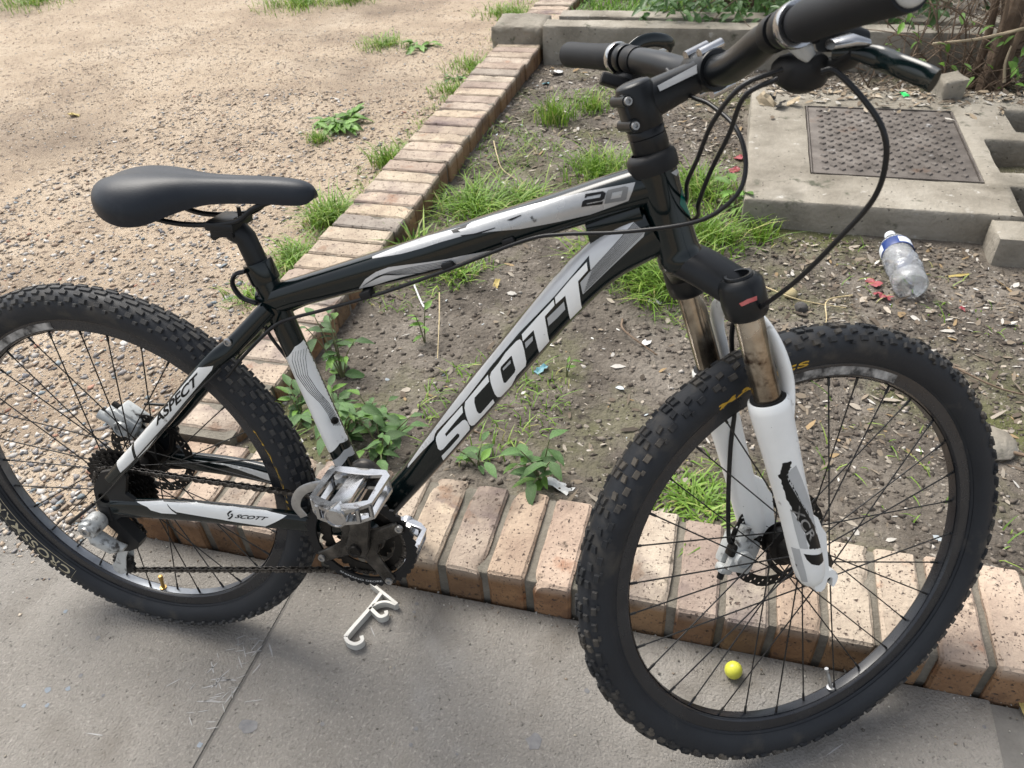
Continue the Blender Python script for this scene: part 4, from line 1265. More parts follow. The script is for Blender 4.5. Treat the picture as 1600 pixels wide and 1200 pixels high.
b.build('paint_spots', MT['blue_paint'], smooth=0, kind='stuff')
b = MB()
flake(b, .231, -.239, .014, 3, z=.0007); flake(b, -.235, -.323, .018, 4, z=.0007, ax=.8)
for k in range(30):
    flake(b, rng.uniform(-.9, 1.6), rng.uniform(-.5, -.02), rng.uniform(.002, .005), 300 + k, z=.0007)
b.build('stains', MT['stain'], smooth=0, kind='stuff')
# ================================================================== BICYCLE (own frame: x forward, y to its left, z up; leans on its left pedal)
BM = Matrix(((0.999614, -0.027399, -0.004595), (0.027782, 0.985846, 0.165335), (0.0, -0.165399, 0.986227))).to_4x4()
BM.translation = Vector((-0.478, -0.161, 0.0))
bike = empty('bicycle', (0, 0, 0), 'black and white hardtail mountain bicycle leaning with its left pedal on the brick kerb', 'bicycle')
bike.matrix_world = BM
ST = Matrix(((0.859974, -0.507645, -0.052353), (0.507645, 0.840400, 0.189801), (-0.052353, -0.189801, 0.980426))).to_4x4()
PT = Vector((1.029447, 0.0, 0.321291))
STEER = Matrix.Translation(PT + Vector((0, 0, 0.0082))) @ ST @ Matrix.Translation(-PT)
WB, RZ = 1.0688, 0.336
SU = Vector((-0.3502, 0, 0.9367))                  # steering axis
def ax(s, dx=0.0):
    return PT + SU * s + Vector((dx, 0, 0))
X, Y, Z = Vector((1, 0, 0)), Vector((0, 1, 0)), Vector((0, 0, 1))

# ---------------- wheels
def knob(b, th, ph, lc, lw, h, skew=0.0, taper=.78, rm=0.3085, rt=0.0252):
    """one tread block on the casing: angle round the wheel th, angle round the tube ph"""
    n = Vector((math.cos(ph) * math.cos(th), math.sin(ph), math.cos(ph) * math.sin(th)))
    t = Vector((-math.sin(th), 0, math.cos(th)))
    s = n.cross(t)
    c = Vector((rm * math.cos(th), 0, rm * math.sin(th))) + n * (rt - .0012)
    t2 = (t + s * skew).normalized()
    V = []
    for hh, k in ((0, 1.0), (h + .0012, taper)):
        for a, d in ((-1, -1), (1, -1), (1, 1), (-1, 1)):
            V.append(c + n * hh + t2 * (a * lc / 2 * k) + s * (d * lw / 2 * k))
    b.add(V, [(4, 5, 6, 7), (0, 1, 5, 4), (1, 2, 6, 5), (2, 3, 7, 6), (3, 0, 4, 7)])

spoke_protos = {}
def spoke_mesh(key, side, lead, yf, rf):
    if key in spoke_protos:
        return spoke_protos[key]
    a = math.radians(63) * lead
    p0 = Vector((rf * math.cos(a), side * yf, rf * math.sin(a)))
    p1 = Vector((0.2675, side * 0.0025, 0))
    d = (p1 - p0).normalized()
    b = MB().tube([p0, p1 - d * .014], .00105, 6)
    b.tube([p1 - d * .0142, p1 - d * .001], .0019, 6)
    spoke_protos[key] = b.mesh('spoke', 60)
    spoke_protos[key].materials.append(MT['spoke'])
    return spoke_protos[key]

def wheel(cx, mtx, rear, spin, valve_a):
    b = MB().lathe([(.2665, -.0075), (.2690, -.0110), (.2830, -.0122), (.2862, -.0119), (.2862, -.0095), (.279, -.0092), (.277, 0), (.279, .0092), (.2862, .0095), (.2862, .0119), (.2830, .0122), (.2690, .0110), (.2665, .0075), (.2655, 0)], n=144, closed=True)
    W = b.build('wheel', MT['rim'], bike, mtx @ Matrix.Translation((cx, 0, RZ)), smooth=30)
    prof = [(.2845, -.0096), (.2862, -.0126), (.2892, -.0150), (.2905, -.0148)]
    for k in range(23):
        a = math.radians(-142 + 284 * k / 22)
        prof.append((.3085 + .0252 * math.cos(a), .0252 * math.sin(a)))
    prof += [(.2905, .0148), (.2892, .0150), (.2862, .0126), (.2845, .0096)]
    MB().lathe(prof, n=160).build('tyre', MT['tyre'], W, smooth=60)
    t = MB()
    N = 84
    for k in range(N):
        th = 2 * PI * k / N + spin
        dt = 2 * PI / N
        if rear:   # long ramped centre blocks, square shoulders
            for sg in (-1, 1):
                knob(t, th + (dt * .25 if sg > 0 else -dt * .25), math.radians(9.5 * sg), .0185, .0064, .0024, taper=.88)
                knob(t, th + (dt * .5 if sg > 0 else 0), math.radians(31 * sg), .0128, .0068, .0030, .1 * sg, .85)
                knob(t, th + (0 if sg > 0 else dt * .5), math.radians(54 * sg), .0110, .0078, .0036, 0, .80)
                knob(t, th + (dt * .5 if sg > 0 else 0), math.radians(70 * sg), .0072, .0055, .0030, 0, .75)
        else:
            for sg in (-1, 1):
                knob(t, th + (dt * .5 if k % 2 else 0), math.radians(11 * sg), .0112, .0074, .0031, .15 * sg, .84)
                knob(t, th + (dt * .5 if sg > 0 else 0), math.radians(35 * sg), .0104, .0070, .0032, -.2 * sg, .82)
                knob(t, th + (0 if sg > 0 else dt * .5), math.radians(58 * sg), .0115, .0078, .0036, 0, .78)
                if k % 2:
                    knob(t, th + dt * .25, math.radians(70 * sg), .0070, .0048, .0028, 0, .75)
    t.build('tread', MT['rear_tread' if rear else 'tread'], W, smooth=0)
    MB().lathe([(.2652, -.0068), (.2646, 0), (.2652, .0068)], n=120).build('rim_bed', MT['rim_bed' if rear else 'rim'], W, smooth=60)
    # hub
    if rear:
        hp = [(0, -.066), (.009, -.066), (.009, -.05), (.0165, -.05), (.0165, -.020), (.028, -.0195), (.028, -.0155), (.017, -.014), (.015, 0), (.017, .028), (.028, .0295), (.028, .0335), (.021, .036), (.0195, .052), (.012, .054), (.009, .066), (0, .066)]
    else:
        hp = [(0, -.056), (.009, -.056), (.009, -.043), (.017, -.040), (.029, -.0335), (.029, -.0295), (.021, -.026), (.0175, 0), (.021, .022), (.029, .0245), (.029, .0285), (.023, .034), (.021, .05), (.012, .052), (.009, .056), (0, .056)]
    MB().lathe(hp, n=36).build('hub', MT['greasy_black'], W, smooth=40)
    # spokes: 32 laced three cross
    for j in range(32):
        q = j % 4
        side = 1 if q % 2 == 0 else -1
        lead = 1 if q < 2 else -1
        yf = (.0315 if side > 0 else .0175) if rear else (.0265 if side > 0 else .0315)
        me = spoke_mesh((rear, side, lead), side, lead, yf, .0265)
        o = put('spoke', me, None, W)
        o.matrix_local = Matrix.Rotation(-(j * 2 * PI / 32 + spin * 3), 4, 'Y')
    # disc rotor with drilled ring and swept arms
    yd = .0575 if rear else .053
    b = MB()
    T = lambda x, y, h: Vector((x, yd + h, y))
    n = 72
    outer = [((.0800 - .0016 * (k % 6 < 2)) * math.cos(2 * PI * k / n), (.0800 - .0016 * (k % 6 < 2)) * math.sin(2 * PI * k / n)) for k in range(n)]
    inner = [(.0635 * math.cos(2 * PI * k / 48), .0635 * math.sin(2 * PI * k / 48)) for k in range(48)]
    holes = [inner]
    for k in range(30):
        a = 2 * PI * k / 30
        for rr, da in ((.0755, 0), (.0700, .07)):
            holes.append([(rr * math.cos(a + da) + .0022 * math.cos(t_), rr * math.sin(a + da) + .0022 * math.sin(t_)) for t_ in np.linspace(0, 2 * PI, 7)[:-1]])
    b.prism(outer, holes, T, .0018)
    for k in range(6):
        a = k * PI / 3
        P = [Vector((r_ * math.cos(a + w_), yd, r_ * math.sin(a + w_))) for r_, w_ in ((.020, 0), (.035, .25), (.05, .55), (.065, .75))]
        b.tube(smooth_path(P, 4), .0042, 8, flat=.25, hint=(0, 1, 0))
    b.prism([(.026 * math.cos(2 * PI * k / 24), .026 * math.sin(2 * PI * k / 24)) for k in range(24)], [], T, .0022)
    b.build('disc_rotor', MT['greasy_black'], W, smooth=30)
    # valve
    d = Vector((math.cos(valve_a), 0, math.sin(valve_a)))
    b = MB().lathe([(.0062, 0), (.0062, .003), (.0032, .0035), (.0032, .020), (.0042, .021), (.0042, .030), (.002, .031), (0, .031)] if rear else
                   [(.0065, 0), (.0065, .004), (.0030, .0045), (.0030, .030), (.0022, .031), (.0022, .038), (.0036, .039), (.0030, .043), (0, .043)], d * .2655, -d, 14)
    b.build('valve', MT['brass' if rear else 'steel'], W, smooth=40)
    return W
WR = wheel(0.0, Matrix.Identity(4), True, 0.02, math.atan2(.065 - .336, -.012))
WFr = wheel(WB, STEER, False, 0.05, math.atan2(.082 - .336, 1.157 - WB))

def rim_sticker(W, a0, a1, m, name, side=-1):
    A = np.linspace(a0, a1, 40)
    b = MB()
    y = side * .0126
    V = [(r_ * math.cos(a), y - side * (0.2835 - r_) * -.085 * 0 - (0.0 if r_ > .28 else side * .0009), r_ * math.sin(a)) for r_ in (.2708, .2822) for a in A]
    b.add(V, [(i, i + 1, i + 41, i + 40) for i in range(39)])
    b.build(name, m, W, smooth=60)

# ---------------- frame
def seg(pts, n=32, U=None, e=2.0):
    """loft along points given as (x, y, z, half height in plane, half width across, exponent)"""
    secs = []
    for i, p in enumerate(pts):
        a, c = Vector(pts[max(0, i - 1)][:3]), Vector(pts[min(len(pts) - 1, i + 1)][:3])
        d = (c - a).normalized()
        V = Y - d * Y.dot(d)
        V.normalize()
        Un = d.cross(V)
        secs.append((p[:3], Un, V, p[3], p[4], p[5] if len(p) > 5 else e))
    return secs
def dense(pts, n=5):
    """Catmull-Rom on all loft parameters"""
    A = [np.array(list(p) + ([2.0] if len(p) == 5 else []), float) for p in pts]
    A = [2 * A[0] - A[1]] + A + [2 * A[-1] - A[-2]]
    out = []
    for i in range(1, len(A) - 2):
        for k in range(n):
            t = k / n
            a, b_, c, d = A[i - 1:i + 3]
            out.append(tuple(.5 * ((2 * b_) + (c - a) * t + (2 * a - 5 * b_ + 4 * c - d) * t * t + (3 * b_ - a - 3 * c + d) * t ** 3)))
    out.append(tuple(A[-2]))
    return out

BB = Vector((.430, 0, .315))
fr = MB()
# head tube with cups
fr.lathe([(0, .480), (.0235, .480), (.0262, .484), (.0262, .494), (.0246, .498), (.0240, .505), (.0232, .545), (.0232, .575), (.0242, .590), (.0244, .594), (0, .594)], PT, SU, 48)
# bottom bracket shell
fr.lathe([(0, -.042), (.021, -.042), (.0225, -.038), (.0225, .038), (.021, .042), (0, .042)], BB, Y, 36)
# bottom bracket shell and head tube are one welded piece with a seam behind them
fr.tube([(.430, 0, .330), (.826, 0, .815)], .010, 10, caps=False)
FRAME = fr.build('frame', MT['frame_black'], bike, smooth=40)
MB().lathe([(.0200, .5945), (.0272, .5945), (.0278, .599), (.0278, .609), (.0266, .6125), (.0215, .6165), (.0200, .6165)], PT, SU, 48).build('headset_cup', MT['black_plastic'], FRAME, smooth=40)
MB().loft(seg([(.752, 0, .799, .020, .010), (.79, 0, .812, .026, .013), (.815, 0, .822, .030, .016)], e=2.6), 24).build('gusset', MT['frame_black'], FRAME, smooth=40)
def tube_part(name, pts, m='frame_black', n=5, ring=36):
    return MB().loft(seg(dense(pts, n)), ring).build(name, MT[m], FRAME, smooth=60)
TT = tube_part('top_tube', [(.308, 0, .6735, .020, .0175, 2.2), (.38, 0, .700, .0200, .0185, 2.3), (.45, 0, .7250, .0210, .0195, 2.4), (.55, 0, .7600, .0235, .0215, 2.5), (.62, 0, .7885, .0228, .0222, 2.5),
                        (.697, 0, .8180, .0222, .0230, 2.5), (.777, 0, .8490, .0225, .0225, 2.4), (.828, 0, .866, .0235, .0205, 2.3)])
DT = tube_part('down_tube', [(.437, 0, .323, .0195, .021, 2.2), (.480, 0, .380, .0200, .0210, 2.2), (.522, 0, .437, .0212, .0212, 2.3), (.573, 0, .510, .0245, .0222, 2.4), (.650, 0, .617, .0258, .0232, 2.4),
                         (.718, 0, .710, .0262, .0238, 2.4), (.770, 0, .770, .0280, .0235, 2.3), (.828, 0, .812, .0300, .0205, 2.2)])
STB = tube_part('seat_tube', [(.430, 0, .318, .0195, .0195), (.392, 0, .435, .0180, .0185), (.345, 0, .600, .0172, .0175), (.3135, 0, .715, .0172, .0172)])
for sg in (-1, 1):
    SSP = [(.322, .013 * sg, .672, .0130, .0105, 2.3), (.272, .030 * sg, .623, .0130, .0105, 2.4), (.234, .047 * sg, .5925, .0125, .0100, 2.5), (.148, .0585 * sg, .5015, .0118, .0095, 2.5), (.0805, .0635 * sg, .432, .0115, .0092, 2.4), (.022, .0660 * sg, .374, .0105, .008, 2.2)]
    CSP = [(.412, .030 * sg, .317, .0170, .0115, 2.3), (.352, .0365 * sg, .3205, .0165, .0105, 2.4), (.300, .0440 * sg, .325, .0170, .0100, 2.5), (.220, .0540 * sg, .329, .0185, .0100, 2.6), (.145, .0600 * sg, .3290, .0188, .0100, 2.6), (.060, .0650 * sg, .3235, .0175, .0095, 2.4), (.012, .0668 * sg, .3195, .0150, .0085, 2.2)]
    s_ = tube_part('seatstay', SSP)
    c_ = tube_part('chainstay', CSP)
    if sg < 0:
        SS_R, CS_R = s_, c_
    else:
        SS_L, CS_L = s_, c_
    # dropout plate
    T = lambda x, z, h: Vector((x, .0668 * sg + h, z))
    pl = [(.050, .402), (.010, .388), (-.014, .352), (-.018, .318), (-.010, .296), (.006, .290), (.022, .302), (.058, .306), (.060, .338), (.044, .352), (.056, .386)]
    MB().prism(pl, [[(.010 * math.cos(a), .336 + .010 * math.sin(a)) for a in np.linspace(0, 2 * PI, 13)[:-1]]], T, .007).build('dropout', MT['satin_black'], FRAME, smooth=30)
MB().tube(smooth_path([(.268, -.032, .612), (.281, 0, .622), (.268, .032, .612)], 6), .0095, 12).build('stay_bridge', MT['frame_black'], FRAME, smooth=60)
b = MB()
b.lathe([(0, 0), (.0058, 0), (.0062, .0018), (.0048, .0032), (.0030, .0032), (.0028, .0012), (0, .0012)], (.2665, -.0405, .628), (0, -1, 0), 16)
b.build('rack_bolt', MT['steel'], FRAME, smooth=40)
b = MB()
b.lathe([(0, 0), (.0055, 0), (.0058, .0018), (.0042, .0030), (.0026, .003), (.0024, .001), (0, .001)], (.3955, -.0155, .503), (.55, -.8, .1), 16)
b.build('bottle_bolt', MT['greasy_black'], FRAME, smooth=40)

# seat post, clamp, saddle
sd = Vector((-.2955, 0, .9553))
b = MB()
P0 = Vector((.3135, 0, .715))
pts = [P0 - sd * .03, P0 + sd * .035, P0 + sd * .052, Vector((.287, 0, .7735)), Vector((.279, 0, .782))]
b.tube(pts, [.0143, .0143, .0145, .0165, .0155], 24)
POST = b.build('seat_post', MT['satin_black'], bike, smooth=50)
b = MB()
b.box((.278, 0, .7855), (.042, .052, .012), bevel=.003)
b.box((.276, 0, .7755), (.034, .040, .012), bevel=.003)
b.tube([(.262, -.016, .769), (.262, .016, .769)], .005, 10)
b.tube([(.296, 0, .772), (.296, 0, .806)], .0028, 8)
b.build('rail_clamp', MT['satin_black'], POST, smooth=40)
b = MB().lathe([(.0145, -.017), (.0195, -.016), (.0202, -.013), (.0202, .010), (.0195, .013), (.0146, .013)], P0 + sd * .006, sd, 36)
COLLAR = b.build('seat_collar', MT['frame_black'], bike, smooth=40)
MB().tube(smooth_path([(.302, -.021, .7265), (.287, -.023, .7215), (.281, -.024, .707), (.290, -.024, .690), (.311, -.023, .682)], 6), .0052, 10, flat=.55).build('quick_release_lever', MT['satin_black'], COLLAR, smooth=60)

st_ = [(.104, .020, .829, .014), (.110, .038, .836, .022), (.124, .056, .842, .036), (.146, .067, .8470, .050), (.170, .0685, .8490, .057), (.196, .062, .8490, .055), (.220, .048, .8480, .046), (.244, .0345, .8465, .037), (.272, .0265, .8460, .031), (.310, .0235, .8465, .029), (.350, .0218, .8470, .0285), (.385, .0190, .8450, .027), (.400, .0140, .8405, .021), (.4075, .006, .8335, .009)]
rings = []
A = np.array(st_)
xs = np.concatenate([np.linspace(A[i, 0], A[i + 1, 0], 4)[:-1] for i in range(len(A) - 1)] + [[A[-1, 0]]])
def cr(col, x):
    i = int(np.clip(np.searchsorted(A[:, 0], x) - 1, 0, len(A) - 2))
    x0, x1 = A[i, 0], A[i + 1, 0]
    t = (x - x0) / (x1 - x0)
    m0 = (A[i + 1, col] - A[max(0, i - 1), col]) / (A[i + 1, 0] - A[max(0, i - 1), 0]) * (x1 - x0)
    m1 = (A[min(len(A) - 1, i + 2), col] - A[i, col]) / (A[min(len(A) - 1, i + 2), 0] - A[i, 0]) * (x1 - x0)
    return (2 * t ** 3 - 3 * t ** 2 + 1) * A[i, col] + (t ** 3 - 2 * t ** 2 + t) * m0 + (-2 * t ** 3 + 3 * t ** 2) * A[i + 1, col] + (t ** 3 - t ** 2) * m1
for x in xs:
    w_, zt, dr = (cr(c, x) for c in (1, 2, 3))
    rg = []
    for k in range(25):
        t = -1 + 2 * k / 24
        yy = w_ * math.sin(t * PI / 2) * (1 if abs(t) < .8 else 1 - .05 * (abs(t) - .8) / .2)
        dip = .006 * math.exp(-(t / .16) ** 2) * (1 if x < .30 else max(0, 1 - (x - .30) / .06))
        rg.append(Vector((x, yy, zt - dr * (1 - math.cos(t * PI / 2)) ** 1.0 * (abs(t) ** .6) - dip * .5)))
    for k in range(9):
        t = 1 - 2 * (k + .5) / 9
        rg.append(Vector((x, w_ * .86 * t, zt - dr * (.86 if abs(t) > .75 else .70))))
    rings.append(rg)
SAD = MB().rings(rings).build('saddle', MT['saddle'], bike, smooth=50)
for sg in (-1, 1):
    P = smooth_path([(.358, .010 * sg, .822), (.330, .020 * sg, .812), (.300, .022 * sg, .793), (.240, .022 * sg, .786), (.200, .026 * sg, .790), (.165, .034 * sg, .803)], 6)
    MB().tube(P, .0036, 10).build('saddle_rail', MT['satin_black'], SAD, smooth=60)

# ---------------- fork
fk = MB()
secs = []
for y in np.linspace(-.062, .062, 25):
    t = abs(y) / .062
    x = .866 + .040 * t ** 1.3
    z = .768 - .031 * t ** 1.5
    secs.append(((x, y, z), X, Z, .0300 - .004 * t, .0190 - .001 * t, 2.6))
fk.loft(secs, 28)
FD = Vector((.331, 0, -.9436)).normalized()
for sg in (-1, 1):
    top = Vector((.8945, .065 * sg, .7565))
    fk.lathe([(.0100, .012), (.0118, -.001), (.0180, -.002), (.0222, .001), (.0252, .006), (.0256, .030), (.0244, .042), (.0212, .046), (.0165, .046)], top, FD, 36)
    fk.lathe([(0, .012), (.0102, .012)], top, FD, 24)
    fk.lathe([(.0122, -.0012), (.0124, -.0046), (.0150, -.0050), (.0158, -.0040), (.0160, -.0012)], top, FD, 32)
fk.lathe([(0, .470), (.0225, .470), (.0245, .474), (.0245, .4815), (0, .4815)], PT, SU, 36)
FORK = fk.build('fork', MT['satin_black'], bike, STEER, smooth=40)
LEG = {}
for sg in (-1, 1):
    a = Vector((.8945, .065 * sg, .7565))
    MB().tube([a + FD * .030, a + FD * .215], .0164, 36).build('stanchion', MT['stanchion'], FORK, smooth=60)
    ls = dense([(0, .0240), (.012, .0246), (.05, .0232), (.11, .0208), (.17, .0196), (.225, .0196), (.252, .0186), (.268, .0150), (.274, .006)], 4) if False else None
    prof = [(.0168, .014), (.0172, .000), (.0215, -.003), (.0243, .000), (.0249, .010), (.0240, .035), (.0222, .080), (.0207, .130), (.0202, .180), (.0206, .220), (.0206, .248), (.0192, .266), (.0150, .278), (.0085, .285), (0, .287)]
    base = a + FD * .158
    leg = MB().lathe(prof, base, FD, 44)
    # drop-out: a forward lug with an open slot, blended on the leg
    e = base + FD * .225
    up_a = [math.radians(q) for q in (105, 85, 65, 45, 25, 5, -15, -32)]
    pl = [(e.x - .002, e.z + .050), (e.x + .0165, e.z + .040), (e.x + .0235, e.z + .026), (e.x + .0320, e.z + .0150)]
    pl += [(WB + .0125 * math.cos(q), RZ + .001 + .0145 * math.sin(q)) for q in up_a]
    pl += [(WB + .0080, RZ - .0115), (WB + .0050, RZ - .0105), (WB + .0046, RZ - .003)]
    pl += [(WB + .0046 * math.cos(q), RZ + .0046 * math.sin(q)) for q in [math.radians(q_) for q_ in (30, 70, 110, 150)]]
    pl += [(WB - .0050, RZ - .004), (WB - .0066, RZ - .0110), (WB - .0120, RZ - .0150), (WB - .0200, RZ - .0130), (e.x + .008, e.z - .030), (e.x - .002, e.z - .020)]
    T = lambda x, z, h: Vector((x, .0585 * sg + h, z))
    leg.prism(pl, [], T, .0130)
    LEG[sg] = leg.build('lower_leg', MT['white_paint'], FORK, smooth=40)
    MB().lathe([(.0163, -.004), (.0185, -.0045), (.0212, -.0042), (.0214, .000), (.0163, .001)], base, FD, 36).build('wiper_seal', MT['black_plastic'], FORK, smooth=40)
P = smooth_path([(.972, -.069, .575), (.968, -.069, .625), (.955, -.066, .665), (.944, -.050, .693), (.941, -.024, .703), (.941, 0, .704), (.941, .024, .703), (.944, .050, .693), (.955, .066, .665), (.968, .069, .625), (.972, .069, .575)], 6)
MB().tube(P, .0125, 16, flat=.50, hint=(1, 0, .3)).build('arch', MT['white_paint'], FORK, smooth=60)
b = MB().lathe([(0, -.0605), (.0042, -.0605), (.0042, -.0505), (.0095, -.050), (.0095, .050), (.0052, .0505), (.0052, .064), (0, .064)], (WB, 0, RZ), Y, 20)
b.build('axle', MT['greasy_black'], FORK, smooth=40)

# ---------------- stem, handlebar, controls (all turned with the fork)
bp = [(-.326, .8385, 1.0060), (-.20, .8455, .9965), (-.15, .8555, .9935), (-.09, .8690, .9805), (-.045, .8765, .9715), (0, .878, .9715), (.045, .8765, .9735), (.09, .8690, .9830), (.15, .8600, .9940), (.20, .8530, 1.000), (.305, .8385, 1.0110)]
PB = smooth_path([(x, y, z) for y, x, z in bp], 5)
def rb(y):
    t = abs(y)
    return .0162 if t < .120 else (.0162 - (t - .120) / .050 * .0046 if t < .17 else .0114)
BAR = MB().tube(PB, [rb(p.y) for p in PB], 24).build('handlebar', MT['satin_black'], bike, STEER, smooth=60)
def bar_at(y):
    for p, q in zip(PB, PB[1:]):
        if p.y <= y <= q.y:
            return p.lerp(q, (y - p.y) / (q.y - p.y)), (q - p).normalized()
    return PB[-1], Y
for sg in (-1, 1):
    P = [bar_at(sg * y)[0] for y in np.linspace(.200 if sg < 0 else .186, .3250 if sg < 0 else .3035, 12)]
    R = [.0150, .0168, .0166, .0162, .0161, .0161, .0161, .0162, .0163, .0166, .0170, .0168]
    MB().tube(P, R, 28).build('grip', MT['grip'], BAR, smooth=60)
    c, d = bar_at(sg * (.3250 if sg < 0 else .3035))
    MB().lathe([(.0140, -.001), (.0138, .002), (.0120, .0042), (.0085, .0050), (0, .0047)], c, d * sg, 24).build('end_plug', MT['silver_plastic'], BAR, smooth=60)
b = MB()
b.lathe([(0, .634), (.0196, .634), (.0206, .636), (.0206, .676), (.0190, .680), (0, .680)], PT, SU, 36)
sa, sb_ = ax(.658), Vector((.878, 0, .9715))
d = (sb_ - sa).normalized()
b.loft(seg([tuple(sa + d * .004) + (.0205, .0175, 2.6), tuple(sa.lerp(sb_, .35)) + (.0190, .0168, 2.8), tuple(sa.lerp(sb_, .7)) + (.0170, .0170, 2.8), tuple(sa.lerp(sb_, .92)) + (.0165, .0185, 2.5)]), 32)
b.lathe([(.0160, -.0225), (.0205, -.0225), (.0216, -.0205), (.0216, .0205), (.0205, .0225), (.0160, .0225)], sb_, Y, 36)
rear_lug = ax(.667) - d * .020
for s in (.644, .670):
    c = ax(s) - d * .018
    b.tube([c + Y * -.016, c + Y * .016], .0062, 14)
b.box(ax(.6575) - d * .015, (.012, .022, .040), Matrix.Rotation(math.atan2(.3502, .9367) * -1, 3, 'Y'), bevel=.003)
STEM = b.build('stem', MT['satin_black'], bike, STEER, smooth=40)
for s in (.644, .670):
    c = ax(s) - d * .018
    MB().lathe([(0, .0005), (.0025, .0005), (.0025, .003), (.0042, .003), (.0045, .002), (.0045, -.003)], c + Y * -.0165, -Y, 14).build('bolt', MT['steel'], STEM, smooth=40)
nrm = Vector((-d.z, 0, d.x))
for yy in (-.0145, .0145):
    for sgn in (1, -1):
        c = sb_ + nrm * (.0215 * sgn) + d * .004 + Y * yy
        MB().tube([c - d * .014, c + d * .014], .0055, 12).build('faceplate_bolt', MT['alloy'], STEM, smooth=40)
b = MB()
b.lathe([(.0195, .604), (.0203, .605), (.0203, .625), (.0195, .6255), (.0203, .626), (.0203, .633), (.0195, .634)], PT, SU, 36)
b.build('headset_spacer', MT['satin_black'], STEM, smooth=40)
MB().lathe([(0, .6835), (.012, .6835), (.0175, .682), (.019, .6801)], PT, SU, 30).build('top_cap', MT['satin_black'], STEM, smooth=40)
b = MB()                                             # grey print on the flank of the stem
for yy in (-.0172,):
    a0, a1 = sa.lerp(sb_, .22), sa.lerp(sb_, .82)
    V = [a0 + nrm * .0125 + Y * -.0160, a1 + nrm * .0135 + Y * -.0150, a1 + nrm * .0055 + Y * -.0176, a0 + nrm * .0065 + Y * -.0174]
    b.add([v + Y * -.0012 for v in V], [(0, 1, 2, 3)])
b.build('stem_print', MT['grey_print'], STEM, smooth=0)

